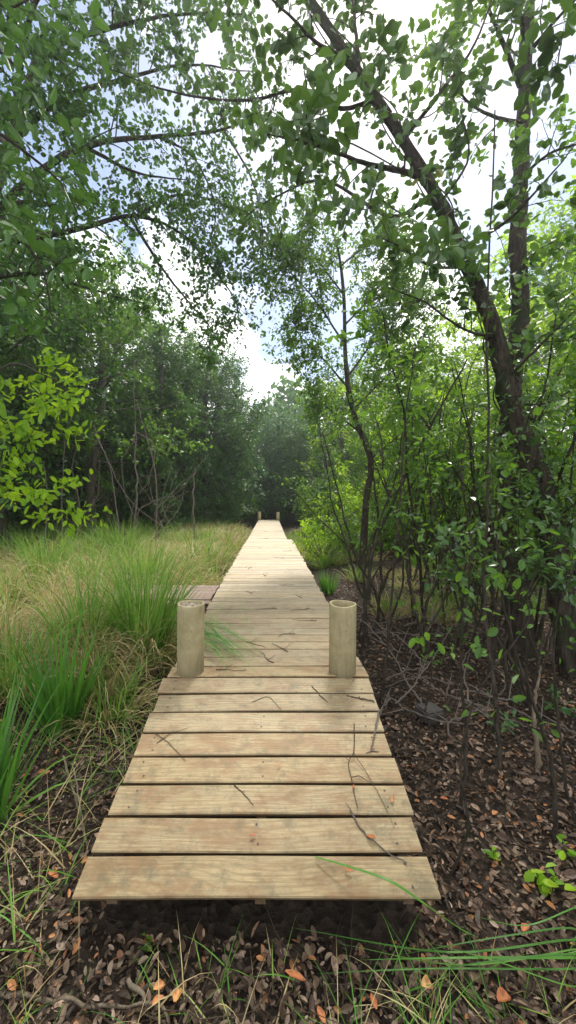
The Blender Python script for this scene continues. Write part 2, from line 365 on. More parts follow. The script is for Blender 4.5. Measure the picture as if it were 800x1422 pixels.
def foliage_on(limbs, rg, bden, blen, tper, tlen, lper, lsize, ratio, droop=-.05, t0=.15, rise=.15, simple=False, clump=.55, spread=.35, wood=None, fat=0.0, wr=.008, fold=.18):
    """limbs: (pts, r0, r1). returns leaves; adds branch tubes to wood"""
    TS, TD, TL, TR = [], [], [], []
    for pts, r0, r1 in limbs:
        L = np.linalg.norm(np.diff(pts, axis=0), axis=1).sum()
        nb = max(2, int(L * bden)); n = len(pts)
        for k in range(nb):
            t = t0 + (1 - t0) * (k + rg.random()) / nb
            f = t * (n - 1); i = min(int(f), n - 2); p = pts[i] + (pts[i + 1] - pts[i]) * (f - i)
            tan = pts[i + 1] - pts[i]; tan /= np.linalg.norm(tan) + 1e-9
            side = rdir(1, rg)[0]; side -= tan * side.dot(tan); side /= np.linalg.norm(side)
            d = tan * (.35 + .5 * rg.random()) + side + np.array([0, 0, rise])
            bl = blen * (.55 + .7 * rg.random()) * (1.15 - .5 * t)
            bp = wander(p, d, bl, 5, .16, droop, rg)
            rr = max(wr * .6, (r0 + (r1 - r0) * t) * .45)
            rr = min(rr, wr * 2)
            if wood is not None: wood.tube(bp, np.linspace(rr, wr * .3, 6), 4)
            cr = rg.random()
            for j in range(tper):
                tt = .15 + .85 * (j + rg.random()) / tper; ff = tt * 5; ii = min(int(ff), 4)
                q0 = bp[ii] + (bp[ii + 1] - bp[ii]) * (ff - ii); td = bp[ii + 1] - bp[ii]; td /= np.linalg.norm(td)
                d2 = td * .6 + rdir(1, rg)[0] * .9 + np.array([0, 0, rise * .6])
                TS.append(q0); TD.append(d2 / np.linalg.norm(d2)); TL.append(tlen * (.5 + .9 * rg.random())); TR.append(.5 * cr + .5 * rg.random())
    TS, TD, TL, TR = map(np.array, (TS, TD, TL, TR))
    if wood is not None and wr > 0:
        # thin twigs as narrow 3-sided tubes, vectorised
        n = len(TS); a = np.arange(3) * 2.094; u = np.cross(TD, [0.1, .2, 1.0]); u /= np.linalg.norm(u, axis=1)[:, None] + 1e-9; v = np.cross(TD, u)
        ringb = (np.cos(a)[None, :, None] * u[:, None] + np.sin(a)[None, :, None] * v[:, None]) * wr * .28
        V = np.concatenate([TS[:, None] + ringb, TS[:, None] + TD[:, None] * TL[:, None, None] + ringb * .4 + np.array([0, 0, -.1]) * TL[:, None, None]], 1)
        F = np.array([[0, 1, 4, 3], [1, 2, 5, 4], [2, 0, 3, 5]])
        wood.add(V.reshape(-1, 3), (np.arange(n)[:, None, None] * 6 + F[None]).reshape(-1, 4), .5)
    n = len(TS) * lper; idx = np.repeat(np.arange(len(TS)), lper)
    t = np.tile((np.arange(lper) + .5) / lper, len(TS)) + rg.normal(size=n) * .04
    pos = TS[idx] + TD[idx] * (TL[idx] * t)[:, None]; pos[:, 2] -= .1 * TL[idx] * t * t
    pos += rg.normal(size=(n, 3)) * tlen * .05
    # leaves leave the twig to either side
    side = np.cross(TD[idx], rdir(n, rg)); side /= np.linalg.norm(side, axis=1)[:, None] + 1e-9
    ax = TD[idx] * .55 + side * .9 + np.array([0, 0, -spread]) * rg.random((n, 1))
    nr = rdir(n, rg) * .75 + np.array([0, 0, .8])
    size = lsize * (.6 + .65 * rg.random(n))
    r = np.clip(clump * TR[idx] + (1 - clump) * rg.random(n), 0, 1)
    return leaves(pos, ax, nr, size, ratio, fold, r, simple, fat)

def make_tree(name, base, trunk_pts, trunk_r, limbs, rg, leafmat, bark, fol, sides=12, rough=.16, ntr=40):
    """trunk_pts & limbs in world coords; object origin at base"""
    base = np.array(base, float); root = empty(name, base)
    tb = MB(); tp = smoothpts(trunk_pts, ntr) - base
    rr = np.interp(np.linspace(0, 1, ntr), np.linspace(0, 1, len(trunk_r)), trunk_r)
    tb.tube(tp, rr, sides, rough=rough, seed=rg.random() * 20); tb.build('trunk', bark, root)
    wd = MB(); L2 = []
    for pts, r0, r1 in limbs:
        p = smoothpts(pts, max(8, len(pts) * 4)) - base
        p[2:] += rg.normal(size=p[2:].shape) * r1 * .5
        wd.tube(p, np.linspace(r0, r1, len(p)), 7 if r0 > .02 else 5, rough=.12, seed=rg.random() * 9); L2.append((p, r0, r1))
    V, Q, r = foliage_on(L2, rg, wood=wd, **fol)
    wd.build('limb', bark, root)
    mesh_obj('crown', V, Q, leafmat, root, r)
    return root

def auto_tree(name, h, rg, leafmat, bark, cw, c0, nl, fol, r=.12, lean=.3):
    """free standing template at the origin: h height, crown half width cw, lowest limb at fraction c0"""
    top = np.array([rg.normal() * lean, rg.normal() * lean, h * .9])
    tp = [np.array([0, 0, -.15])] + [top * f + np.array([rg.normal() * .12, rg.normal() * .12, 0]) * h * .12 for f in (.25, .5, .75)] + [top]
    cur = smoothpts(tp, 41); limbs = []
    for k in range(nl):
        f = c0 + (1 - c0) * (k + rg.random() * .8) / nl
        p = cur[int(min(f, .98) * 40)]; a = k * 2.4 + rg.random()
        prof = math.sin(math.pi * min(1, .22 + .72 * (f - c0) / (1 - c0))) ** .7
        ln = cw * prof * (.7 + .5 * rg.random()); up = .1 + .65 * (f - c0) / (1 - c0) + rg.normal() * .12
        d = np.array([math.cos(a), math.sin(a), up])
        lp = wander(p, d, ln, 6, .13, .02, rg); limbs.append((lp, r * .45 * (1.1 - f), r * .06))
    return make_tree(name, (0, 0, 0), tp, [r * 1.35, r, r * .8, r * .55, r * .15], limbs, rg, leafmat, bark, fol, sides=9)

# ------------------------------------------------------------------ boardwalk
def board(mb, c, hx, hy, hz, rot, r, ends=(0, 0), bl=0.0):
    """a plank with rounded long edges: profile swept along x"""
    b = .004
    prof = [(-hy + .016, -hz), (-hy, hz - b), (-hy + b, hz), (hy - b, hz), (hy, hz - b), (hy - .004, -hz)]
    V = np.array([[sx, y, z] for sx in (-hx + ends[0], hx + ends[1]) for y, z in prof], float)
    # resample long edges for tiny warps
    nseg = 8; xs = np.linspace(-hx + ends[0], hx + ends[1], nseg + 1)
    ph = rng.random() * 9
    V = np.array([[x, y + .0012 * math.sin(x * 5 + ph), z + .0016 * math.sin(x * 3 + ph)] for x in xs for y, z in prof])
    Q = [[i * 6 + j, i * 6 + (j + 1) % 6, (i + 1) * 6 + (j + 1) % 6, (i + 1) * 6 + j] for i in range(nseg) for j in range(6)]
    e0 = [0, 1, 2, 3]; e1 = [0, 3, 4, 5]; o = nseg * 6
    Q += [e0[::-1], e1[::-1], [o + k for k in e0], [o + k for k in e1]]
    V = V @ np.array(rot).T + np.asarray(c)
    mb.add(V, Q, r, bl)
def disc(mb, c, rad, rot):
    a = np.arange(8) / 8 * 2 * np.pi
    V = np.array([[rad * math.cos(t), rad * math.sin(t), .0008] for t in a]) @ np.array(rot).T + np.asarray(c)
    mb.add(V, [[0, 1, 2, 3], [0, 3, 4, 7], [4, 5, 6, 7]], -1)
HW = .61; DZ = .43
Y0, Z0, Y1, Z1 = 1.29, .178, 2.352, DZ
ramp_root = empty('entry_ramp', (-.035, Y0, 0)); tag(ramp_root, 'sloping ramp of eight wide worn tan boards at the near end of the boardwalk', 'ramp')
mb = MB(); nb_ = mb
ang = math.atan2(Z1 - Z0, Y1 - Y0); Ls = math.hypot(Y1 - Y0, Z1 - Z0); NB = 8; pit = Ls / NB
for i in range(NB):
    s = (i + .5) * pit; c = np.array([.018 * i / 7 - .009 + rng.normal() * .002, math.cos(ang) * s, Z0 + math.sin(ang) * s - .019])
    rot = (Matrix.Rotation(rng.normal() * .003, 3, 'Z') @ Matrix.Rotation(ang, 3, 'X') @ Matrix.Rotation(rng.normal() * .002, 3, 'Y'))
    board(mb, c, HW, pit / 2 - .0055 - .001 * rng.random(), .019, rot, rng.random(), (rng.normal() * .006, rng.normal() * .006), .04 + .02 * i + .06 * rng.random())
    for sx in (-.53, 0, .53):
        for sy in (-.035, .035):
            disc(nb_, c + np.array(rot) @ np.array([sx + rng.normal() * .01, sy, .0188]), .0048, rot)
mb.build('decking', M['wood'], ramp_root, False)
for sx in (-.53, 0, .53):
    b = MB(); rot = Matrix.Rotation(ang, 3, 'X')
    b.box(np.array([sx, math.cos(ang) * (Ls / 2 + .03), Z0 + math.sin(ang) * Ls / 2 - .038 - .05]), (.019, Ls / 2 - .06, .05), rot, rng.random()); b.build('beam', M['beam'], ramp_root, False)

bw = empty('boardwalk', (-.012, Y1, 0)); tag(bw, 'long level boardwalk of pale crosswise planks running to the dark forest', 'boardwalk')
mb = MB(); nb_ = mb; y = .0065; YE = 20.6 - Y1; i = 0
while y < YE:
    wd_ = .1395 + rng.normal() * .001; hw = HW + rng.normal() * .004
    if y < .14: hw = HW + .0
    cx = rng.normal() * .003
    if y > 8.1: hw = HW - .075; cx = -.06                   # the far stretch is a little narrower on the right
    rot = Matrix.Rotation(rng.normal() * .003, 3, 'Z')
    board(mb, (cx, y + wd_ / 2, DZ - .019 + rng.normal() * .001), hw, wd_ / 2 - .003, .019, rot, rng.random(), (rng.normal() * .004, rng.normal() * .004), min(1, .25 + .16 * y + rng.normal() * .1))  # last value: painted lightening, growing with distance along the deck
    if y < 5:
        for sx in (-.53, 0, .53):
            for sy in (-.03, .03): disc(nb_, np.array([cx + sx, y + wd_ / 2 + sy, DZ + .0008]), .003, rot)
    y += wd_ + .0055; i += 1
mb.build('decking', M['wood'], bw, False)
for sx in (-.52, 0, .46):
    b = MB(); b.box((sx, YE / 2 + .05, DZ - .038 - .0705), (.019, YE / 2 - .06, .07), None, rng.random()); b.build('beam', M['beam'], bw, False)
for k in range(7):
    for sx in (-.45, .39):
        b = MB(); b.tube([(sx, .6 + k * 2.9, -.3), (sx, .6 + k * 2.9, DZ - .04)], .05, 10); b.build('support', M['beam'], bw)

sp = empty('side_platform', (-.66, 4.7, 0)); tag(sp, 'weathered reddish plank platform joining the boardwalk on the left', 'platform')
mb = MB()
for k in range(6):
    yy = -.42 + k * .15
    board(mb, (-.62, yy, .36 + rng.normal() * .003), .6 + rng.random() * .02, .07, .019, Matrix.Rotation(rng.normal() * .006, 3, 'Z'), rng.random())
mb.build('decking', M['wood_red'], sp, False)
for yy in (-.47, .3):
    b = MB(); b.box((-.62, yy, .269), (.59, .019, .07), None, .3); b.build('beam', M['beam'], sp, False)
for sx in (-1.1, -.15):
    b = MB(); b.tube([(sx, -.4, -.2), (sx, -.4, .19)], .045, 10); b.build('support', M['beam'], sp)

def pipe_post(loc, h, r, label, filled, lean=(0, 0), group='round pipe posts beside the boardwalk'):
    root = empty('pipe_post', loc); root.rotation_euler = (lean[0], lean[1], rng.random() * 6)
    tag(root, label, 'post', group)
    n = 48; a = np.arange(n) / n * 2 * np.pi; rings = []
    zs = list(np.linspace(-.25, h - .006, 14))
    prof = [(r * (1 + .004 * math.sin(z * 20)), z) for z in zs] + [(r - .002, h - .001), (r - .004, h), (r - .0085, h), (r - .0105, h - .002), (r - .011, h - .05), (r - .011, h - .2)]
    V = np.array([[q * math.cos(t), q * math.sin(t), z + (.003 * math.sin(t * 2 + 1) if z > h - .02 else 0)] for q, z in prof for t in a])
    Q = [[i * n + j, i * n + (j + 1) % n, (i + 1) * n + (j + 1) % n, (i + 1) * n + j] for i in range(len(prof) - 1) for j in range(n)]
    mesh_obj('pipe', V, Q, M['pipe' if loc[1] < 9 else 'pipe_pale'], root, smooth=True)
    zf = h - (.018 if filled else .19)
    V = [[0, 0, zf + .004]]; F = []
    for k, q in enumerate((.33, .66, 1.0)):
        for t in a: V.append([q * (r - .0112) * math.cos(t), q * (r - .0112) * math.sin(t), zf + .012 * mnoise.noise((q * 3 * math.cos(t) * 2, q * 6 * math.sin(t), loc[0])) * (2 - q)])
    F3 = [[0, 1 + j, 1 + (j + 1) % n] for j in range(n)]
    F4 = [[1 + k * n + j, 1 + (k + 1) * n + j, 1 + (k + 1) * n + (j + 1) % n, 1 + k * n + (j + 1) % n] for k in range(2) for j in range(n)]
    mesh_obj('fill', V, [np.array(F3), np.array(F4)], M['fill'], root, smooth=True)
    return root
pipe_post((-.497, 2.43, DZ), .425, .083, 'grey green pipe post packed with dirt, on the left beside tall grass', True, (0, R(-.6)))
pipe_post((.452, 2.43, DZ), .425, .083, 'open hollow grey green pipe post, near right beside the thicket', False, (R(.4), R(.8)))
pipe_post((-.56, 20.3, DZ), .45, .085, 'tiny pale post at the far end of the boardwalk, left side', True)
pipe_post((.42, 20.3, DZ), .42, .085, 'tiny pale post at the far end of the boardwalk, right side', True)

# ------------------------------------------------------------------ grass
def blades(base, az, L, th0, k, wdt, rnd, seg=6, twist=None):
    n = len(base); V = np.zeros((n, seg + 1, 2, 3)); p = np.array(base, float)
    hd = np.stack([np.cos(az), np.sin(az), np.zeros(n)], 1); sd_ = np.stack([-np.sin(az), np.cos(az), np.zeros(n)], 1)
    if twist is None: twist = rng.normal(size=n) * .6
    for i in range(seg + 1):
        s = i / seg; th = th0 + k * s * s * 1.0
        dr = hd * np.sin(th)[:, None] + np.array([0, 0, 1]) * np.cos(th)[:, None]
        up = np.cross(dr, sd_)
        wv = sd_ * np.cos(twist)[:, None] + up * np.sin(twist)[:, None]
        ww = (wdt * .5 * (1.0 - s ** 2.2) * (.75 + .5 * math.sin(math.pi * min(1, s + .25))))[:, None]
        V[:, i, 0] = p - wv * ww; V[:, i, 1] = p + wv * ww
        p = p + dr * (L / seg)[:, None]
    i = np.arange(seg) * 2; F = np.stack([i, i + 1, i + 3, i + 2], 1)
    Q = (np.arange(n)[:, None, None] * (2 * (seg + 1)) + F[None]).reshape(-1, 4)
    return V.reshape(-1, 3), Q, np.repeat(rnd, 2 * (seg + 1))
def tussock(n, L, spread, wdt, arch, green):
    az = rng.random(n) * 2 * np.pi; rr = spread * np.sqrt(rng.random(n))
    base = np.stack([np.cos(az) * rr, np.sin(az) * rr, np.full(n, -.02)], 1)
    u = rng.random(n)
    rnd = np.where(rng.random(n) < green, rng.random(n) * .5, .5 + rng.random(n) * .5)
    dead = rnd > .5
    th = np.where(dead, .5 + .9 * u, .06 + .45 * u); k = np.where(dead, 1.4 + rng.random(n), arch * (.3 + rng.random(n)))
    return blades(base, az + rng.normal(size=n) * .5, L * (.5 + .6 * rng.random(n)) * np.where(dead, .75, 1), th, k, wdt * (.6 + .7 * rng.random(n)), rnd)

def marsh(name, n, region, L, wdt, green, label, per=130, rad=.2):
    nc = max(4, n // per); cen = region(nc); nc = len(cen)
    cg = np.clip(green + np.array([mnoise.noise((a * .7, b * .7, 5)) for a, b in cen]) * .8 + rng.normal(size=nc) * .3 - .3 * ((cen[:, 0] > -2.6) & (cen[:, 0] < 0)) * 1.0, .03, .97)
    cl = L * (.65 + .55 * rng.random(nc)); cr = rad * (.5 + 1.0 * rng.random(nc)) * np.clip(cen[:, 1] / 6, .8, 2)
    ca = rng.random(nc) * 6.28
    idx = np.repeat(np.arange(nc), per); n = len(idx)
    az = rng.random(n) * 2 * np.pi; rr = cr[idx] * np.sqrt(rng.random(n)); x = cen[idx, 0] + np.cos(az) * rr; y = cen[idx, 1] + np.sin(az) * rr
    z = gz(x, y) - .02
    isg = rng.random(n) < cg[idx]
    rnd = np.where(isg, rng.random(n) * .48, .5 + .5 * rng.random(n))
    az = np.where(rng.random(n) < .3, ca[idx], az) + rng.normal(size=n) * .6
    th = np.where(isg, .05 + .55 * rng.random(n), .3 + .9 * rng.random(n)); k = np.where(isg, .5 + 1.5 * rng.random(n), 1.2 + 1.5 * rng.random(n))
    hgt = cl[idx] * (.5 + .6 * rng.random(n)) * np.where(isg, 1, .85)
    V, Q, r = blades(np.stack([x, y, z], 1), az, hgt, th, k, wdt * (.6 + .7 * rng.random(n)) * np.clip(y / 5, .8, 2.2), rnd, 6)
    keep = None
    o = mesh_obj(name, V, Q, M['grass'], None, r); tag(o, label, 'grass', kind='stuff'); return o
def reg_left(n):
    y = 2.9 + 15.5 * rng.random(n) ** 1.25; x = -.86 - (2 + y * .85) * rng.random(n) ** 1.15
    ok = ~((x > -1.45) & (y > 4.0) & (y < 5.45)) & ~((y < 3.5) & (x > -1.15))
    return np.stack([x, y], 1)[ok]
marsh('marsh_grass', 62000, reg_left, .85, .0085, .12, 'tall tangled green and straw marsh grass left of the boardwalk')
def reg_right(n):
    y = 4.6 + 14 * rng.random(n) ** 1.3; x = .9 + .6 * (y < 6.5) + (1 + y * .5) * rng.random(n) ** 1.2
    return np.stack([x, y], 1)
marsh('meadow_grass', 15000, reg_right, .42, .007, .3, 'yellowing low grass right of the boardwalk beyond the thicket')
def reg_edge(n):
    y = 9.6 + 5 * rng.random(n); x = .66 + .5 * rng.random(n) ** 1.5 - .22 * sstep(10.4, 13, y) * rng.random(n)
    return np.stack([x, y], 1)
o = marsh('dry_grass', 2600, reg_edge, .55, .006, .0, 'dry brown grass slumping over the right edge of the boardwalk', 40, .1)

TU = [
 # px, py, z, blades, L, spread, width, arch, green, label
 (198, 893, .2, 620, 1.12, .2, .011, 1.25, .66, 'big arching green tussock beside the left post, brown at its base'),
 (118, 905, .2, 420, .95, .2, .010, 1.4, .35, 'half dry arching tussock left of the big green one'),
 (85, 1010, .02, 110, .85, .08, .018, .3, .97, 'upright broad bright green reed clump at the left side'),
 (-25, 1150, 0, 100, .7, .08, .018, .35, .97, 'bright green reeds at the left picture edge, nearest the ramp'),
 (232, 905, .12, 240, .62, .1, .009, 1.8, .25, 'brown drooping tussock squeezed against the left post'),
 (205, 820, .22, 320, 1.0, .2, .012, 1.2, .5, 'arching tussock in front of the side platform'),
 (150, 985, .05, 260, .62, .16, .008, 1.7, .25, 'drooping tangled dry tussock low on the left bank'),
 (20, 960, .1, 300, .75, .16, .009, 1.4, .45, 'mixed green and straw tussock behind the upright reeds'),
 (60, 800, .22, 300, 1.0, .22, .012, 1.0, .6, 'tall fresh tussock further back at the left edge'),
 (170, 775, .22, 260, 1.1, .2, .013, .8, .75, 'tall upright green tussock in the middle of the marsh'),
 (265, 765, .22, 260, .85, .2, .012, 1.2, .1, 'straw coloured tussock close to the boardwalk, further off'),
 (455, 815, .12, 110, .5, .07, .012, .35, .95, 'short upright green sword leaved tuft right of the boardwalk'),
]
for (px, py, z, n, L, s_, wd_, ar, gr, lab) in TU:
    c = G(px, py, z); V, Q, r = tussock(n, L, s_, wd_, ar, gr)
    c[2] = float(gz(c[0], c[1]))
    o = mesh_obj('grass_tussock', V, Q, M['grass_fg'] if gr > .9 else M['grass'], None, r); o.location = c
    tag(o, lab, 'grass', 'grass tussocks along the boardwalk')
# small loose tufts in the near litter
def loose(name, n, region, L, wdt, label, mat='grass', green=.5):
    p = region(n); n = len(p); rnd = np.where(rng.random(n) < green, rng.random(n) * .5, .5 + .5 * rng.random(n))
    V, Q, r = blades(np.stack([p[:, 0], p[:, 1], gz(p[:, 0], p[:, 1]) - .01], 1), rng.random(n) * 6.28, L * (.4 + .8 * rng.random(n)), .5 + .9 * rng.random(n), .3 + 1.2 * rng.random(n), wdt * (.6 + .6 * rng.random(n)), rnd, 5)
    o = mesh_obj(name, V, Q, M[mat], None, r); tag(o, label, 'grass', kind='stuff')
loose('low_grass', 1200, lambda n: np.stack([-.72 - 1.9 * rng.random(n) ** 1.3, 1.0 + 2.3 * rng.random(n)], 1), .34, .0045, 'thin sprawling grass over the litter left of the ramp', green=.55)
loose('fine_grass', 420, lambda n: np.stack([-1.3 + 3.0 * rng.random(n), .85 + .4 * rng.random(n)], 1), .22, .0035, 'thin short grass blades in the foreground litter', green=.5)

# foreground sweep of long blades, bottom right
def pxblade(name, pts, wdt, r, label, group=None, mat='grass_fg', cat='grass blade', parent=None):
    """a single long blade through world points"""
    p = smoothpts(pts, 22); t = np.gradient(p, axis=0); t /= np.linalg.norm(t, axis=1)[:, None]
    s = np.cross(t, [0, 0, 1.0]); s /= np.linalg.norm(s, axis=1)[:, None] + 1e-9
    ww = wdt * .5 * np.sin(np.pi * np.clip(np.linspace(.12, 1, 22), 0, 1)) ** .6
    V = np.stack([p - s * ww[:, None], p + np.array([0, 0, -.15 * wdt]), p + s * ww[:, None]], 1).reshape(-1, 3)
    i = np.arange(21) * 3; Q = np.concatenate([np.stack([i, i + 1, i + 4, i + 3], 1), np.stack([i + 1, i + 2, i + 5, i + 4], 1)])
    o = mesh_obj(name, V, Q, M[mat], parent, np.full(len(V), r), True)
    if parent is None: tag(o, label, cat, group)
    return o
fgt = empty('grass_clump', G(830, 1330, 0)); tag(fgt, 'clump of long green blades sweeping left across the bottom right foreground', 'grass')
fb = np.array(fgt.location)
for k, (a, b, c_, wd_, r) in enumerate([
    ((800, 1305, .06), (620, 1322, .07), (405, 1288, .03), .007, .3), ((800, 1345, .04), (600, 1345, .06), (440, 1352, .02), .006, .2),
    ((790, 1330, .05), (640, 1330, .09), (500, 1333, .03), .008, .5), ((800, 1290, .08), (700, 1300, .1), (560, 1325, .04), .006, .1),
    ((800, 1370, .02), (690, 1335, .1), (600, 1310, .02), .005, .6), ((810, 1260, .1), (730, 1285, .1), (650, 1270, .02), .005, .4),
    ((800, 1325, .08), (720, 1330, .12), (610, 1345, .05), .007, .2), ((800, 1318, .03), (640, 1340, .04), (470, 1310, .015), .005, .7)]):
    pts = [G(*q_) - fb for q_ in (a, b, c_)]; pts = [np.array([0, 0, 0]) - np.array([.02 * k, 0, 0])] + pts
    pxblade('blade', pts, wd_, r, None, parent=fgt)
for j, (bx, by, n, L, az0) in enumerate([(600, 1440, 26, .3, 1.9), (490, 1450, 12, .24, 1.8), (700, 1430, 16, .26, 2.3)]):
    c = G(bx, by, 0); az = az0 + rng.normal(size=n) * 1.0
    base = np.stack([rng.normal(size=n) * .04, rng.normal(size=n) * .03, np.zeros(n)], 1)
    V, Q, r = blades(base, az, L * (.35 + .75 * rng.random(n)), .6 + .7 * rng.random(n), .5 + 1.2 * rng.random(n), .0015 + .003 * rng.random(n), np.where(rng.random(n) < .75, rng.random(n) * .3, .6))
    o = mesh_obj('grass_tuft', V, Q, M['grass'], None, r); o.location = c
    tag(o, ['fan of fine green and straw blades at the bottom edge, the middle tuft', 'small sparse grass tuft at the bottom edge, the leftmost tuft', 'small grass tuft near the bottom right corner'][j], 'grass', 'foreground grass tufts')
pxblade('long_grass', [G(438, 1190, .215), G(500, 1208, .24), G(545, 1225, .25), G(590, 1255, .2), G(640, 1290, .06), G(665, 1302, .02)], .011, .5, 'long green blade lying across the right corner of the lowest ramp board')
# blades leaning over the deck from the left post
sp2 = empty('grass_spray', (-.42, 2.75, DZ)); tag(sp2, 'thin green stems sprawling across the planks just right of the left post', 'grass')
o_ = np.array(sp2.location)
for k in range(52):
    a = G(262 + rng.normal() * 10, 875 + rng.normal() * 16, DZ + .03 + .06 * rng.random())
    b = G(335 + rng.normal() * 22, 908 + rng.normal() * 14, DZ + .012 + .01 * rng.random()); m_ = (a + b) / 2 + np.array([0, .02, .07 * rng.random()])
    pxblade('blade', [a - o_, m_ - o_, b - o_], .0055, rng.random(), None, parent=sp2)
for q_ in [[(330, 905), (300, 862), (325, 812)], [(345, 875), (338, 840), (325, 810)], [(285, 870), (310, 835), (345, 808)], [(290, 860), (310, 845), (340, 862), (352, 870)]]:
    pts = [G(x_, y_, DZ + .008 + .1 * (i_ > 0) * (i_ < len(q_) - 1)) - o_ for i_, (x_, y_) in enumerate(q_)]
    pxblade('blade', pts, .004, .9, None, parent=sp2)

# ------------------------------------------------------------------ litter
def litter(n, region, smin, smax, name, label, mat='litter'):
    p = region(n); p = p[~((np.abs(p[:, 0] + .03) < .57) & (p[:, 1] > 1.33))]; n = len(p); z = gz(p[:, 0], p[:, 1]) + .004 + .022 * rng.random(n)
    az = rng.random(n) * 6.28; ax = np.stack([np.cos(az), np.sin(az), rng.normal(size=n) * .4], 1)
    nr = rdir(n) * .75 + np.array([0, 0, 1])
    V, Q, r = leaves(np.stack([p[:, 0], p[:, 1], z], 1), ax, nr, smin + (smax - smin) * rng.random(n) ** 1.8, .48, .28, rng.random(n))
    o = mesh_obj(name, V, Q, M[mat], None, r); tag(o, label, 'leaf litter', kind='stuff')
def reg_lit(n):
    y = .7 + 6.5 * rng.random(n) ** 1.7; x = -.1 + (rng.random(n) - .42) * (2.2 + y * 1.5)
    return np.stack([x, y], 1)
litter(60000, reg_lit, .012, .043, 'leaf_litter', 'brown and grey dead leaves covering the forest floor')
def reg_lit2(n):
    q_ = reg_lit(int(n * 2.2)); return q_[(rng.random(len(q_)) < .35) | (q_[:, 0] > .4)][:n]
litter(8000, reg_lit2, .03, .065, 'large_litter', 'larger warm brown dead leaves lying over the finer litter', 'litter_warm')
tw = MB(); ntw = 4200; p = reg_lit(ntw); p = p[~((np.abs(p[:, 0] + .03) < .6) & (p[:, 1] > 1.25))]
for (x, y) in p:
    z = float(gz(x, y)) + .01 + .03 * rng.random(); L = .06 + .25 * rng.random() ** 2; a = rng.random() * 6.28
    q_ = wander((x, y, z), (math.cos(a), math.sin(a), rng.normal() * .15), L, 4, .16, 0, rng); q_[:, 2] = np.maximum(q_[:, 2], gz(q_[:, 0], q_[:, 1]) + .004)
    tw.tube(q_, np.linspace(.0016 + .0022 * rng.random(), .0008, 5), 4)
o = tw.build('twig_litter', M['twig']); tag(o, 'fine dead twigs scattered over the leaf litter', 'twigs', kind='stuff')

def curled_leaf(loc, L, az, r, label, ratio=.5, mat='orange_leaf', curl=.3):
    n = 7; V = []
    for i in range(n):
        s = i / (n - 1); w_ = math.sin(math.pi * min(1, .04 + .95 * s)) ** .75 * ratio * .5
        for t in (-1, -.5, 0, .5, 1):
            V.append([(s - .5) * L, t * w_ * L, L * (curl * (t * w_ * 2) ** 2 * 2 + .18 * (s - .5) ** 2) + .003 * rng.random()])
    Q = [[i * 5 + j, i * 5 + j + 1, i * 5 + j + 6, i * 5 + j + 5] for i in range(n - 1) for j in range(4)]
    o = mesh_obj('fallen_leaf', V, Q, M[mat], None, np.clip(r + rng.normal(size=len(V)) * .06, 0, 1), True)
    o.location = loc; o.rotation_euler = (rng.normal() * .15, rng.normal() * .15, az); tag(o, label, 'leaf', 'fallen leaves lying singly')
    return o
for (px, py, L, az, r, ra, lab) in [
    (247, 1384, .04, 1.3, .75, .75, 'round pale orange dead leaf in the litter below the ramp, bottom left'),
    (221, 1371, .035, .4, .6, .7, 'small orange leaf just left of the round pale one'),
    (219, 1390, .04, .9, .5, .5, 'narrow orange leaf below the small one, bottom left'),
    (74, 1216, .05, -.4, .35, .5, 'orange brown leaf in the litter left of the ramp corner'),
    (120, 1196, .04, .2, .55, .6, 'yellow orange leaf close beside the ramp corner'),
    (593, 1370, .04, .2, .95, .8, 'broad tan yellow leaf in the foreground grass, right of centre'),
    (700, 1388, .042, .1, .25, .8, 'broad rust brown leaf near the bottom right corner'),
    (519, 1391, .036, 1.8, .15, .5, 'dark rust leaf standing among foreground grass'),
    (410, 1356, .065, -.25, .35, .35, 'long curled brown leaf below the ramp edge'),
    (446, 1410, .04, 2.0, .3, .5, 'reddish brown leaf at the bottom edge, centre'),
    (688, 1130 + 0, .04, .5, .6, .6, 'small yellow leaf in litter right of the ramp'),
    (617, 1110, .04, -.2, .2, .6, 'small rusty leaf in litter beside the right ramp edge'),
    (576, 983, .04, 1.2, .8, .45, 'yellow orange leaf on the litter behind the dark stone'),
    (730, 1290, .04, .5, .35, .6, 'small red brown leaf at the right, behind the long blades'),
]:
    p = G(px, py, .035); curled_leaf(p, L, az, r, lab, ra)
def rampz(y): return Z0 + (y - Y0) * (Z1 - Z0) / (Y1 - Y0)
def onramp(px, py, dz=.004):
    r_ = ray(px, py); o3 = np.array(CAM); sl = (Z1 - Z0) / (Y1 - Y0)
    t = (Z0 - Y0 * sl + dz - o3[2] + sl * o3[1]) / (r_[2] - sl * r_[1]); p = o3 + r_ * t
    return p if p[1] < Y1 else G(px, py, DZ + dz)
for (px, py, L, az, r, lab) in [(515, 1163, .045, -.8, .3, 'rust orange leaf on the second ramp board, right side'), (545, 1110, .03, 1.2, .5, 'small orange leaf near the right end of the third ramp board'),
        (484, 1209, .028, -.4, .3, 'small brown leaf on the lowest ramp board'), (352, 1160, .025, .3, .1, 'curled dark brown leaf on the second ramp board, centre'),
        (491, 1093, .025, 1.1, .2, 'tiny brown leaf caught in the twigs on the ramp'), (388, 1064, .02, .4, .55, 'tiny orange leaf on the middle of the ramp')]:
    curled_leaf(onramp(px, py, .008), L, az, r, lab, .42)
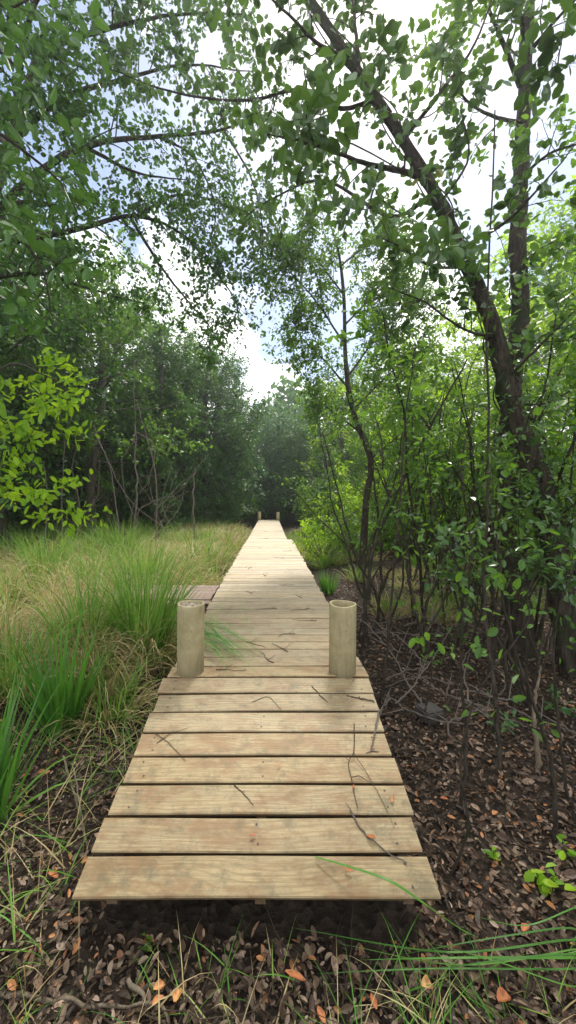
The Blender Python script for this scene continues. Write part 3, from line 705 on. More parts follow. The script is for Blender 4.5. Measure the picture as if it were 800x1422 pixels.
def stick(name, pts, r0, r1, label, cat, mat='twig', subs=(), group=None):
    pts = np.array(pts); root = pts[0].copy(); b = MB(); q_ = smoothpts(pts, max(10, 4 * len(pts))) - root
    q_[1:-1] += rng.normal(size=q_[1:-1].shape) * r0 * .5
    b.tube(q_, np.linspace(r0, r1, len(q_)), 6, rough=.15, seed=rng.random() * 9)
    for s in subs:
        q2 = smoothpts(s, 8) - root; q2[0] = q_[np.argmin(((q_ - q2[0]) ** 2).sum(1))]; b.tube(q2, np.linspace(r0 * .6, r1 * .6, len(q2)), 5)
    o = b.build(name, M[mat]); o.location = root; tag(o, label, cat, group); return o
TG = 'twigs fallen on the boards'
stick('twig', [onramp(487, 1125), onramp(505, 1155), onramp(540, 1185), onramp(566, 1198)], .004, .0015, 'bent grey twig lying over the two lowest boards, right side', 'twig', 'vine', [[onramp(487, 1125, .006), onramp(480, 1115, .02)]], TG)
stick('twig', [onramp(492, 1005, .02), onramp(491, 1045, .02), onramp(484, 1060, .01), onramp(497, 1122, .006)], .003, .0012, 'forked thin dark twig down the right of the ramp', 'twig', 'twig', [[onramp(490, 1045, .02), onramp(506, 1068, .01), onramp(530, 1110, .006), onramp(548, 1150)], [onramp(487, 1058, .01), onramp(475, 1048, .02)], [onramp(495, 1075, .012), onramp(520, 1090, .005)]], TG)
stick('twig', [onramp(527, 985, .02), onramp(520, 1020, .012), onramp(516, 1043, .006)], .0045, .003, 'short stout forked twig near the right edge of the ramp', 'twig', 'vine', [[onramp(516, 1043), onramp(526, 1044)], [onramp(516, 1043), onramp(508, 1046)]], TG)
stick('twig', [onramp(325, 1090), onramp(338, 1102), onramp(352, 1118)], .0025, .001, 'small dark twig on the third board, left of centre', 'twig', 'twig', [[onramp(334, 1099), onramp(341, 1100)]], TG)
stick('twig', [onramp(213, 1017), onramp(232, 1030), onramp(258, 1057)], .002, .001, 'thin crooked twig on the left part of the ramp', 'twig', 'twig', [[onramp(228, 1022), onramp(262, 1010)], [onramp(213, 1035), onramp(240, 1018)]], TG)
stick('twig', [onramp(433, 952), onramp(444, 965), onramp(455, 975)], .003, .0015, 'short twig at the top of the ramp', 'twig', 'twig', (), TG)
stick('twig', [onramp(482, 966), onramp(500, 970), onramp(520, 975)], .005, .003, 'stubby dark twig by the right edge at the top of the ramp', 'twig', 'twig', (), TG)
stick('twig', [onramp(350, 975), onramp(372, 968), onramp(390, 985)], .0015, .001, 'hair thin twig in the middle of the upper ramp', 'twig', 'twig', (), TG)
for k, (x_, y_) in enumerate([(300, 930), (380, 920), (340, 890), (430, 845), (350, 825), (388, 812), (345, 790), (372, 748), (366, 738), (405, 765), (410, 880), (440, 862), (385, 845), (420, 830), (370, 800), (395, 775), (360, 760), (400, 905)]):
    a = G(x_, y_, DZ + .006); d_ = wander(a, (rng.normal(), rng.normal() * .6, 0), .22, 4, .3, 0, rng); d_[:, 2] = DZ + .006
    stick('twig', d_, .003, .0015, 'thin dead twig lying on the level planks beyond the posts', 'twig', 'twig', [[d_[1], d_[1] + np.array([.05, .06, .01])]], 'dead twigs scattered on the level planks')
stick('fallen_branch', [G(-20, 1374, .03), G(60, 1384, .035), G(130, 1394, .03), G(212, 1398, .02)], .008, .004, 'long pale stick lying across the bottom left foreground', 'stick', 'bark_pale')
stick('fallen_branch', [G(178, 1360, .04), G(205, 1390, .03), G(232, 1412, .02)], .007, .005, 'short split tan stick crossing the end of the long one', 'stick', 'bark_pale')
stick('fallen_branch', [G(88, 1050, .08), G(105, 1110, .05), G(122, 1185, .03)], .006, .003, 'straight tan cane leaning in the litter left of the ramp', 'stick', 'bark_pale')
stick('fallen_branch', [G(100, 1060, .09), G(112, 1120, .06), G(118, 1170, .03)], .004, .003, 'second thinner tan cane beside the straight one', 'stick', 'bark_pale')
stick('fallen_branch', [G(535, 965, .04), G(575, 990, .06), G(625, 1003, .05), G(665, 1003, .03)], .008, .004, 'grey fallen branch curving under the dark stone', 'stick', 'vine', [[G(560, 985, .05), G(530, 992, .03)]])
for k in range(44):
    x_, y_ = rng.uniform(510, 790), rng.uniform(800, 985); a = G(x_, y_, .06); d_ = wander(a, (rng.normal(), rng.normal() * .8, .1), .5 + .6 * rng.random(), 7, .22, 0, rng)
    d_[:, 2] = np.maximum(d_[:, 2], .03)
    stick('fallen_branch', d_, .007, .003, 'dead grey branch in the tangle on the floor behind the right post', 'stick', 'vine', [[d_[3], d_[3] + np.array([.1, .12, .1])], [d_[4], d_[4] + np.array([-.12, .1, .05])]], 'dead branches on the thicket floor')
# dark stone
b = bpy.data.meshes.new('stone'); import bmesh
bm = bmesh.new(); bmesh.ops.create_cube(bm, size=1); bmesh.ops.bevel(bm, geom=bm.edges[:], offset=.12, segments=2, affect='EDGES')
bmesh.ops.subdivide_edges(bm, edges=bm.edges[:], cuts=2, use_grid_fill=True)
for v in bm.verts: v.co += Vector((mnoise.noise(v.co * 3), mnoise.noise(v.co * 3 + Vector((5, 0, 0))), mnoise.noise(v.co * 4 + Vector((0, 9, 0))))) * .09
bm.to_mesh(b); bm.free(); b.materials.append(M['stone']); o = bpy.data.objects.new('stone', b); COL.objects.link(o)
o.location = G(596, 990, .05); o.scale = (.16, .13, .08); o.rotation_euler = (.1, .05, .4); tag(o, 'flat dark stone on the leaf litter right of the ramp', 'stone')

# ------------------------------------------------------------------ right leaning tree
rg = np.random.default_rng(5)
def PP(lst): return [P(*a) for a in lst]
FB = dict(bden=5.8, blen=.52, tper=4, tlen=.26, lper=7, lsize=.085, ratio=.7, wr=.006, fat=.02)
tp = [G(798, 945, -.05)] + PP([(783, 850, 3.35), (765, 740, 3.3), (738, 645, 3.3), (704, 545, 3.35), (688, 462, 3.4), (650, 370, 3.45), (612, 285, 3.5), (560, 195, 3.5), (500, 105, 3.5), (425, -10, 3.5), (370, -110, 3.6)])
leaning = make_tree('leaning_tree', tp[0], tp, [.115, .09, .08, .085, .074, .06, .055, .05, .046, .042, .036, .02], [
    (PP([(590, 250, 3.5), (560, 238, 3.4), (510, 228, 3.3), (470, 212, 3.2), (420, 196, 3.1), (360, 185, 3.0)]), .028, .006),
    (PP([(600, 270, 3.5), (540, 300, 3.8), (450, 250, 4.2), (380, 275, 4.5), (340, 300, 4.6)]), .022, .005),
    (PP([(520, 140, 3.5), (470, 150, 3.7), (420, 125, 3.9), (330, 140, 4.1), (230, 125, 4.4), (150, 95, 4.6)]), .022, .006),
    (PP([(480, 80, 3.5), (440, 60, 3.2), (400, 20, 3.0), (340, -30, 3.0)]), .02, .005),
    (PP([(500, 110, 3.5), (495, 50, 3.6), (488, -20, 3.8), (480, -90, 3.9)]), .022, .01),
    (PP([(640, 345, 3.45), (700, 310, 3.3), (750, 260, 3.1), (800, 200, 3.0)]), .018, .004),
    (PP([(560, 195, 3.5), (610, 130, 3.3), (660, 60, 3.2), (690, -20, 3.2)]), .02, .005),
    (PP([(690, 470, 3.4), (640, 455, 3.2), (590, 420, 3.1), (540, 400, 3.1)]), .014, .004),
    (PP([(700, 530, 3.35), (760, 470, 3.1), (810, 420, 3.0)]), .016, .004),
    (PP([(650, 370, 3.45), (600, 370, 3.2), (560, 345, 3.1), (530, 330, 3.1)]), .014, .004),
    (PP([(610, 285, 3.5), (650, 220, 3.4), (640, 150, 3.4)]), .014, .004),
], rg, M['leaf_round'], M['bark_dark'], FB, sides=32, rough=.3, ntr=150)
for q_ in ([(560, 238, 3.4), (490, 200, 2.4), (440, 190, 1.9), (425, 160, 1.7)], [(700, 60, 3.0), (760, 110, 2.2), (780, 60, 1.9)], [(520, 140, 3.5), (520, 90, 2.6), (540, 60, 2.2)], [(640, 300, 3.4), (630, 290, 2.5), (600, 330, 2.2), (610, 370, 2.1)]):
    _w = MB(); sp_ = smoothpts(PP(q_), 10) - tp[0]; _w.tube(sp_, np.linspace(.006, .003, 10), 5)
    V, Q, r = foliage_on([(sp_, .008, .003)], rg, bden=5, blen=.18, tper=3, tlen=.13, lper=3, lsize=.08, ratio=.62, wr=.003, t0=.55, fat=.03, wood=_w)
    _w.build('bough', M['bark_dark'], leaning); mesh_obj('leaf_spray', V, Q, M['leaf_round'], leaning, r)
tag(leaning, 'gnarled dark tree bending left over the boardwalk from the right, with round leaves', 'tree')
FB2 = dict(bden=7, blen=.6, tper=5, tlen=.3, lper=7, lsize=.085, ratio=.62, wr=.006, fat=.04)
tp = [G(722, 915, -.05)] + PP([(716, 800, 3.85), (712, 690, 3.9), (706, 600, 4.0), (712, 520, 4.1), (722, 430, 4.2), (720, 330, 4.3), (724, 230, 4.4), (729, 120, 4.5), (733, 0, 4.6), (738, -150, 4.8)])
up = make_tree('upright_tree', tp[0], tp, [.12, .1, .09, .085, .082, .08, .078, .075, .07, .065, .05], [
    (PP([(722, 120, 4.5), (690, 40, 4.3), (650, -40, 4.2), (600, -90, 4.2)]), .03, .006),
    (PP([(730, 80, 4.5), (770, 30, 4.2), (820, -20, 4.0)]), .03, .006),
    (PP([(720, 250, 4.4), (760, 215, 4.2), (800, 200, 4.0), (840, 180, 3.9)]), .02, .005),
    (PP([(722, 170, 4.4), (680, 160, 4.2), (640, 130, 4.0), (600, 60, 3.9)]), .022, .005),
    (PP([(728, 60, 4.5), (720, -10, 4.0), (700, -60, 3.6), (660, -120, 3.3)]), .03, .006),
    (PP([(735, -40, 4.6), (790, -70, 4.2), (840, -90, 4.0)]), .03, .006),
    (PP([(720, 370, 4.3), (760, 340, 4.0), (800, 330, 3.8)]), .014, .004),
    (PP([(726, 480, 4.2), (780, 455, 3.8), (830, 440, 3.6)]), .014, .004),
    (PP([(715, 560, 4.0), (760, 560, 3.7), (810, 530, 3.5)]), .014, .004),
], rg, M['leaf_mid'], M['bark_dark'], FB2, sides=28, rough=.25, ntr=130)
tag(up, 'straight upright tree with grey trunk behind the leaning tree', 'tree')

# overhanging tree at the left: trunk out of frame
FO = dict(bden=5.6, blen=.78, tper=7, tlen=.3, lper=10, lsize=.066, ratio=.68, wr=.007, droop=-.08, fat=.03)
tp = [(-5.6, 5.4, 0), (-5.5, 5.5, 2), (-5.1, 5.6, 3.8), (-4.6, 5.8, 5.2), (-4, 6, 7), (-3.6, 6.2, 9)]
over = make_tree('overhanging_tree', tp[0], tp, [.22, .2, .17, .14, .1, .03], [
    ([tp[3]] + PP([(40, 250, 5.4), (130, 200, 5.6), (220, 190, 6), (310, 180, 6.3), (370, 150, 6.4)]), .06, .008),
    ([tp[3]] + PP([(100, 320, 5.8), (190, 300, 6.2), (260, 330, 6.5), (320, 390, 6.6)]), .05, .007),
    (PP([(190, 300, 6.2), (250, 270, 6.6), (320, 290, 6.8), (370, 340, 6.9)]), .03, .006),
    (PP([(180, 300, 6.2), (230, 380, 6.3), (280, 440, 6.3), (300, 465, 6.3)]), .028, .006),
    ([tp[4]] + PP([(60, 80, 5.5), (150, 40, 5.4), (250, 20, 5.4), (340, 20, 5.4)]), .05, .007),
    ([tp[4]] + PP([(80, 140, 5.8), (170, 110, 6), (260, 90, 6), (350, 100, 6.2)]), .05, .007),
    ([tp[4]] + PP([(50, 0, 5.2), (140, -40, 5.2), (250, -50, 5.2)]), .05, .007),
    (PP([(120, 205, 5.6), (190, 240, 5.7), (260, 250, 5.8)]), .03, .006),
    (PP([(310, 180, 6.3), (350, 250, 6.4), (365, 330, 6.4), (350, 400, 6.4)]), .02, .005),
    (PP([(260, 330, 6.5), (300, 380, 6.5), (330, 430, 6.5), (290, 480, 6.5)]), .02, .005),
    (PP([(220, 190, 6), (270, 220, 6.1), (300, 300, 6.2), (270, 380, 6.2)]), .02, .005),
    ([tp[2]] + PP([(-40, 400, 5.0), (50, 380, 5), (120, 400, 5.3), (190, 420, 5.6)]), .045, .006),
    ([tp[3]] + PP([(-20, 300, 4.6), (50, 280, 4.6), (100, 310, 4.8)]), .045, .006),
    ([tp[4]] + PP([(-20, 180, 4.4), (40, 160, 4.4), (100, 180, 4.6)]), .045, .006),
    ([tp[4]] + PP([(-30, 60, 4.2), (30, 50, 4.2), (90, 90, 4.4)]), .045, .006),
], rg, M['leaf_dark'], M['bark_dark'], FO, ntr=40)
tag(over, 'dark round leaved tree overhanging the top left of the picture from outside it', 'tree')

# small-leaved airy tree right of the walk
tp = [(1.75, 7.4, 0)] + PP([(508, 700, 7.2), (515, 640, 7.1), (490, 570, 7), (480, 500, 7), (478, 420, 7), (470, 350, 7), (455, 300, 7)])
FA = dict(bden=20, blen=.66, tper=8, tlen=.3, lper=9, lsize=.066, ratio=.55, wr=.007)
airy = make_tree('slender_tree', tp[0], tp, [.07, .06, .055, .05, .04, .03, .02, .01], [
    (PP([(485, 540, 7), (450, 500, 6.9), (420, 470, 6.8), (405, 450, 6.8)]), .02, .005),
    (PP([(480, 480, 7), (440, 420, 6.9), (405, 380, 6.9), (392, 370, 6.9)]), .02, .005),
    (PP([(480, 450, 7), (530, 400, 7.2), (570, 370, 7.3)]), .02, .005),
    (PP([(478, 410, 7), (440, 360, 7), (420, 330, 7)]), .018, .005),
    (PP([(472, 370, 7), (510, 340, 7.1), (540, 320, 7.1)]), .018, .005),
    (PP([(490, 570, 7), (540, 520, 7.2), (590, 480, 7.3)]), .02, .005),
    (PP([(485, 520, 7), (540, 450, 7.4), (600, 420, 7.6)]), .02, .005),
    (PP([(500, 600, 7), (460, 570, 6.9), (440, 555, 6.9)]), .02, .005),
    (PP([(512, 640, 7.1), (560, 600, 7.2), (600, 570, 7.2)]), .02, .005),
    (PP([(460, 310, 7), (440, 300, 7), (425, 295, 7)]), .012, .004),
], rg, M['leaf_mid'], M['bark_dark'], FA)
tag(airy, 'slender crooked tree with airy small leaved crown right of the boardwalk', 'tree')

# near left bright branch tree
tp = [(-3.6, 3.7, 0), (-3.5, 3.7, 1), (-3.3, 3.75, 2), (-3.1, 3.8, 2.8), (-3, 3.8, 3.6)]
FN = dict(bden=4.5, blen=.42, tper=4, tlen=.28, lper=6, lsize=.09, ratio=.5, wr=.005, t0=.25)
brt = make_tree('understory_tree', tp[0], tp, [.06, .05, .04, .03, .01], [
    ([tp[3]] + PP([(-20, 520, 3.5), (20, 505, 3.5), (60, 520, 3.5), (95, 535, 3.5)]), .015, .004),
    ([tp[2]] + PP([(-30, 600, 3.6), (20, 585, 3.6), (60, 600, 3.6), (115, 607, 3.6)]), .015, .004),
    ([tp[2]] + PP([(-30, 660, 3.6), (20, 640, 3.6), (55, 650, 3.6)]), .012, .004),
    ([tp[1]] + PP([(-30, 720, 3.6), (20, 695, 3.6), (60, 695, 3.6), (105, 692, 3.6)]), .01, .003),
    ([tp[3]] + PP([(-30, 560, 3.6), (30, 545, 3.6), (60, 555, 3.6)]), .012, .004),
], rg, M['leaf_bright'], M['bark_grey'], FN)
tag(brt, 'bright yellow green leafy branches reaching in from the left edge at eye level', 'tree')

# close dark broadleaf bough, top left
tp = [(-3.0, 2.6, 0), (-2.9, 2.7, 2), (-2.7, 2.8, 3.4), (-2.5, 2.8, 4.6)]
FT = dict(bden=3.6, blen=.42, tper=4, tlen=.28, lper=5, lsize=.12, ratio=.48, wr=.006, t0=.2)
near = make_tree('broadleaf_tree', tp[0], tp, [.09, .08, .06, .03], [
    ([tp[3]] + PP([(-30, 60, 2.8), (20, 90, 2.8), (60, 140, 2.8)]), .02, .004),
    ([tp[3]] + PP([(-40, 160, 2.9), (20, 200, 2.9), (80, 250, 3.0), (110, 300, 3.0)]), .02, .004),
    ([tp[2]] + PP([(-40, 300, 2.9), (20, 320, 2.9), (60, 380, 2.9), (70, 430, 2.9)]), .02, .004),
    ([tp[3]] + PP([(-40, -10, 2.8), (10, 10, 2.8), (60, -10, 2.8)]), .02, .004),
], rg, M['leaf_dark'], M['bark_dark'], FT)
tag(near, 'broad leaved tree whose big dark leaves hang in the top left corner', 'tree')

# ------------------------------------------------------------------ forest templates
TF = dict(bden=3.4, blen=1.15, tper=8, tlen=.5, lper=12, lsize=.14, ratio=.55, wr=.012, simple=True, droop=-.06, clump=.7)
T = []
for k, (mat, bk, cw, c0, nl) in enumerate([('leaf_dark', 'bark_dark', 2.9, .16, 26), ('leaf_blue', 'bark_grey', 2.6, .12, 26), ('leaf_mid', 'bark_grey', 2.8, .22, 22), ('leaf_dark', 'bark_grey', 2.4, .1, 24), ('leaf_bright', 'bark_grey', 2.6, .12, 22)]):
    r_ = np.random.default_rng(40 + k)
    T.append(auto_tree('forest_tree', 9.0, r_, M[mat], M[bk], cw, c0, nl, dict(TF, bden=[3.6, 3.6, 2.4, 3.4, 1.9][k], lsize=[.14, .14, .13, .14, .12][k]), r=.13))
used = set()
ZL = dict(
    L='dense dark green tree in the forest wall left of the boardwalk',
    LN='tall shadowy tree at the far left, nearer than the forest wall',
    C='hazy blue green tree closing the far end of the boardwalk',
    RF='green tree behind the thicket, right of the boardwalk',
    RB='sunlit yellow green tree in the background at the right',
    BK='tree in the deep background of the forest')
def place(k, X, Yd, h, rz, zone, wid=1.0):
    o = T[k] if k not in used else copy_tree(T[k]); used.add(k)
    o.location = (X, Yd, float(gz(X, Yd)) - .02); o.rotation_euler = (0, 0, rz); s = h / 9.0 * {'L': 1.1, 'C': .86, 'LN': 1.2, 'RB': 1.25, 'RF': 1.05}.get(zone, 1); o.scale = (s * wid, s * wid, s)
    tag(o, ZL[zone], 'tree', 'forest trees: ' + zone); o['group'] = {'L': 'trees of the left forest wall', 'LN': 'near trees at far left', 'C': 'trees closing the end of the walk', 'RF': 'trees behind the right thicket', 'RB': 'sunlit background trees at right', 'BK': 'deep background trees'}[zone]
for a in [
    (0, -6.6, 9.6, 8.0, .3, 'LN', 1.0), (1, -9.0, 8.2, 9.5, 2.0, 'LN', 1.1), (3, -8.6, 11.6, 9.5, 1.0, 'LN', 1.1), (2, -5.4, 11.8, 7.8, 1.9, 'LN', .9),
    (0, -6.6, 14.6, 9.4, 4.0, 'L', 1), (3, -4.3, 14.8, 7.6, 5.0, 'L', 1), (1, -9.4, 15.6, 10, .3, 'L', 1.1), (2, -4.9, 17.6, 8.6, 2.2, 'L', 1), (0, -3.3, 18.2, 8.0, 3.3, 'L', 1),
    (3, -7.5, 18.5, 10, 4.4, 'L', 1.1), (1, -2.7, 21.0, 8.6, 1.2, 'L', 1), (2, -12, 18, 10, 2.8, 'L', 1.1), (0, -12.6, 13, 10, 2.8, 'L', 1.1), (1, -5.2, 21.5, 9.4, 3.9, 'L', 1), 
    (1, -1.6, 24.5, 9.0, 0, 'C', 1), (1, .5, 26.5, 9.0, 2, 'C', 1), (3, 1.9, 23.6, 7.4, 1, 'C', 1), (0, -.3, 29, 9.5, 3, 'C', 1.1), (1, 3.4, 25.5, 9.0, 4, 'C', 1), (0, 1.6, 31, 10, 5, 'C', 1.2), (3, -3.4, 27, 10, 1.6, 'C', 1.2),
    (4, 3.2, 18.5, 7.0, .5, 'RF', 1), (1, 4.2, 21.5, 8.8, 2.5, 'RF', 1), (4, 4.4, 14.2, 7.0, 1.5, 'RF', 1), (4, 6.2, 16.5, 8.4, 3.5, 'RF', 1), (2, 3.6, 12.4, 4.8, 4.5, 'RF', .95),
    (4, 6.0, 11.2, 6.0, 5.5, 'RB', 1), (4, 8.6, 13.5, 9.0, .8, 'RB', 1.1), (2, 9.5, 10.0, 8.6, 2.1, 'RB', 1), (4, 7.2, 8.2, 6.8, 3.3, 'RB', 1), (2, 12, 14.5, 10, 4.1, 'RB', 1.1), (4, 5.6, 9.0, 5.0, 1.3, 'RB', 1),
    (0, -10, 24, 11, 1, 'BK', 1.2), (1, -15, 22, 11, 2, 'BK', 1.2), (2, 8, 22, 10, 3, 'BK', 1.2), (3, 12.5, 20, 10.5, 4, 'BK', 1.2), (0, -7, 30, 11, 5, 'BK', 1.3), (2, 6, 30, 11, 0, 'BK', 1.3), (3, -16, 15, 11, 1.1, 'BK', 1.2), (4, 16, 14, 10, 2.2, 'BK', 1.2),
    (0, -17, 30, 12, 1, 'BK', 1.4), (3, 14, 29, 12, 2, 'BK', 1.4),
]: place(*a)

# dark understory bushes under the left wall and at the end
BF = dict(bden=4, blen=.6, tper=6, tlen=.36, lper=9, lsize=.1, ratio=.5, wr=.006, simple=True, clump=.6)
def bush(h, cw, rg_, mat):
    limbs = []
    for k in range(9):
        a = k * 2.4 + rg_.random(); limbs.append((wander((0, 0, .05), (math.cos(a) * .7, math.sin(a) * .7, .6 + rg_.random()), h * (.7 + .4 * rg_.random()), 6, .14, .02, rg_), .02, .004))
    root = empty('bush'); wd = MB()
    for p, r0, r1 in limbs: wd.tube(p, np.linspace(r0, r1, len(p)), 5)
    V, Q, r = foliage_on(limbs, rg_, wood=wd, **BF); wd.build('stem', M['bark_grey'], root); mesh_obj('foliage', V, Q, M[mat], root, r); return root
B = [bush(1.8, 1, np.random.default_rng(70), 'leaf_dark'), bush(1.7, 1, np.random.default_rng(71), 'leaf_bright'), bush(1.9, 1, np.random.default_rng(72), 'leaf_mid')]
usedb = set()
def placeb(k, X, Yd, s, label, group):
    o = B[k] if k not in usedb else copy_tree(B[k]); usedb.add(k)
    o.location = (X, Yd, float(gz(X, Yd)) - .02); o.rotation_euler = (0, 0, rng.random() * 6); o.scale = (s, s, s); tag(o, label, 'bush', group)
lb = ('dark bush in the shade below the left forest wall', 'bushes under the left forest wall')
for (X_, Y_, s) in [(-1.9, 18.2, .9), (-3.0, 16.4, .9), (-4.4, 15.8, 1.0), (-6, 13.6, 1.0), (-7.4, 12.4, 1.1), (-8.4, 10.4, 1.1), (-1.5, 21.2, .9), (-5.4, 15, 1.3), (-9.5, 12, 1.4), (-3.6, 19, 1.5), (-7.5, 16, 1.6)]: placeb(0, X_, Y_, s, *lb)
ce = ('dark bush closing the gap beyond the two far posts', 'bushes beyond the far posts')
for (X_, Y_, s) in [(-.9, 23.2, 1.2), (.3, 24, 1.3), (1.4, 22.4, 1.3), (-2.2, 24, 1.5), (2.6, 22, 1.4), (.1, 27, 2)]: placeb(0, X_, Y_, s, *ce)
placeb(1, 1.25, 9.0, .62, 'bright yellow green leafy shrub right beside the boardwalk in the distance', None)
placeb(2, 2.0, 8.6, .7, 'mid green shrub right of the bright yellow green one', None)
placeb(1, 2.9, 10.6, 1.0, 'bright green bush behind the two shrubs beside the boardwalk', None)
rs = ('green bush in the undergrowth behind the right thicket', 'bushes behind the right thicket')
for (k, X_, Y_, s) in [(2, 3.9, 8.9, 1.1), (2, 4.8, 6.6, .9), (2, 5.6, 8.5, 1.3), (1, 6.4, 6.6, 1.2), (2, 4.2, 10.6, 1.3), (1, 2.8, 13.5, 1.1), (2, 2.6, 16.5, 1.1), (1, 6.8, 10, 1.5), (2, 8.8, 8.4, 1.6), (2, 3.0, 15.5, 1.6)]: placeb(k, X_, Y_, s, *rs)

# far wood, one mass
V, Q, r = [], [], []
n = 70000
az = rng.uniform(-1.35, 1.35, n); dist = rng.uniform(33, 48, n); hmax = (10 + 2.5 * np.sin(az * 9) + 1.5 * np.sin(az * 23 + 1)) * np.where(az > .12, .6, 1)
zz = hmax * rng.random(n) ** .85
pos = np.stack([np.sin(az) * dist, np.cos(az) * dist, zz], 1)
V, Q, r = leaves(pos, rdir(n), rdir(n), .5 + .4 * rng.random(n), .6, rnd=rng.random(n), simple=True)
o = mesh_obj('far_wood', V, Q, M['leaf_dark'], None, r); tag(o, 'distant wood behind all the other trees', 'wood', kind='stuff')

# ------------------------------------------------------------------ thicket stems on the right
SF = dict(bden=3.2, blen=.34, tper=3, tlen=.18, lper=4, lsize=.052, ratio=.5, wr=.0035, t0=.35)
def sapling(px_pts, d0, d1, r0, label, bark='bark_dark', leaf='leaf_mid', fol=None, dense=1.0, group=None, name='sapling'):
    base = G(px_pts[0][0], px_pts[0][1], -.02); dd = base[1] if d0 is None else d0
    ds = np.linspace(dd, dd if d1 is None else d1, len(px_pts))
    pts = [base] + [P(x_, y_, d_) for (x_, y_), d_ in zip(px_pts[1:], ds[1:])]
    L = np.array(pts); root = empty(name, base); tag(root, label, 'sapling', group)
    cur = smoothpts(L, 26) - base; cur[1:] += rg.normal(size=cur[1:].shape) * r0 * .35
    b = MB(); b.tube(cur, np.linspace(r0, r0 * .35, 26), 7, rough=.15, seed=rg.random() * 9); b.build('stem', M[bark], root)
    if fol != 0:
        f = dict(SF); f['bden'] = SF['bden'] * dense; f.update(fol or {})
        wd = MB(); V, Q, r = foliage_on([(cur, r0, r0 * .35)], rg, wood=wd, **f); wd.build('twig', M[bark], root); mesh_obj('foliage', V, Q, M[leaf], root, r)
    return root
sapling([(527, 985), (538, 900), (548, 780), (556, 680), (562, 590), (578, 480)], None, None, .011, 'thin dark stem rising from the right edge of the ramp')
sapling([(503, 905), (512, 800), (535, 720), (575, 640), (615, 560), (650, 500)], None, 3.6, .02, 'stem curving right, growing just behind the right post')
sapling([(520, 885), (530, 790), (522, 690), (505, 610), (480, 545)], None, 3.7, .018, 'stem curving left, growing behind the right post', dense=.6)
sapling([(512, 895), (505, 830), (512, 760), (545, 680), (560, 600)], None, 3.6, .012, 'leaning thin stem in the bundle behind the right post', dense=.5)
sapling([(497, 890), (520, 800), (560, 740), (590, 660), (600, 600)], None, 3.7, .01, 'strongly slanting thin stem crossing the bundle behind the right post', dense=.5)
sapling([(575, 865), (568, 770), (582, 680), (570, 570)], None, None, .022, 'short thick dark stem, first in line right of the bundle', dense=.4)
sapling([(640, 1130), (648, 1030), (640, 900), (655, 760), (640, 650), (660, 560)], None, None, .009, 'tall thin stem in front of the leaf litter, right of the stone', dense=.4)
sapling([(695, 1085), (687, 960), (672, 830), (680, 640), (676, 450), (688, 150)], None, 2.9, .014, 'long straight dark pole stem reaching to the top of the picture', dense=.5)
sapling([(772, 1180), (765, 1060), (735, 960), (700, 840), (690, 740)], None, None, .01, 'dark stem bending left in the lower right corner')
sapling([(748, 1075), (742, 985), (752, 925)], None, None, .014, 'broken pale yellowish stem stub in the lower right', 'bark_pale', fol=0)
sapling([(665, 870), (672, 790), (650, 720), (668, 640)], None, None, .018, 'crooked dark stem left of the upright tree', dense=.4)
sapling([(640, 860), (628, 790), (640, 720), (610, 640), (618, 560)], None, None, .014, 'wavering stem in the middle of the thicket', dense=.5)
sapling([(612, 840), (606, 770), (615, 700), (600, 620)], None, None, .016, 'straight short stem in the middle of the thicket', dense=.5)
sapling([(790, 1120), (775, 1000), (770, 880), (800, 780)], None, None, .008, 'thin stem at the right edge, in front of the leaning tree')
sapling([(625, 1215), (650, 1150), (640, 1060), (665, 960), (735, 860), (700, 800)], None, None, .006, 'hair thin curved stem nearest the ramp on the right', dense=.3)
# templates for the rest of the thicket
S = []
for k in range(4):
    r_ = np.random.default_rng(90 + k); root = empty('sapling'); cur = wander((0, 0, 0), (r_.normal() * .25, r_.normal() * .25, 1), 3.4, 12, .1, .05, r_)
    b = MB(); b.tube(cur, np.linspace(.018, .005, 13), 6, rough=.1); b.build('stem', M['bark_dark'], root)
    f = dict(SF); f.update(bden=5, blen=.5, t0=.45, lper=6, tper=5, lsize=.08); wd = MB(); V, Q, r = foliage_on([(cur, .018, .005)], r_, wood=wd, **f); wd.build('twig', M['bark_dark'], root); mesh_obj('foliage', V, Q, M[['leaf_mid', 'leaf_bright', 'leaf_bright', 'leaf_mid'][k]], root, r); S.append(root)
us = set(); 
for i in range(44):
    k = i % 4; Yd = (6.2 if k in (1, 2) else 3.1) + 3.4 * rng.random() + .8 * rng.random(); o = S[k] if k not in us else copy_tree(S[k]); us.add(k); X_ = max(1.2, .5 + .2 * Yd) + 4.2 * rng.random() ** 1.2
    if Yd < 4: X_ += .7
    o.location = (X_, Yd, float(gz(X_, Yd)) - .02); s = .6 + .5 * rng.random(); o.scale = (s, s, s); o.rotation_euler = (0, 0, rng.random() * 6)
    tag(o, 'slim leafy sapling in the thicket right of the boardwalk', 'sapling', 'saplings of the right thicket')

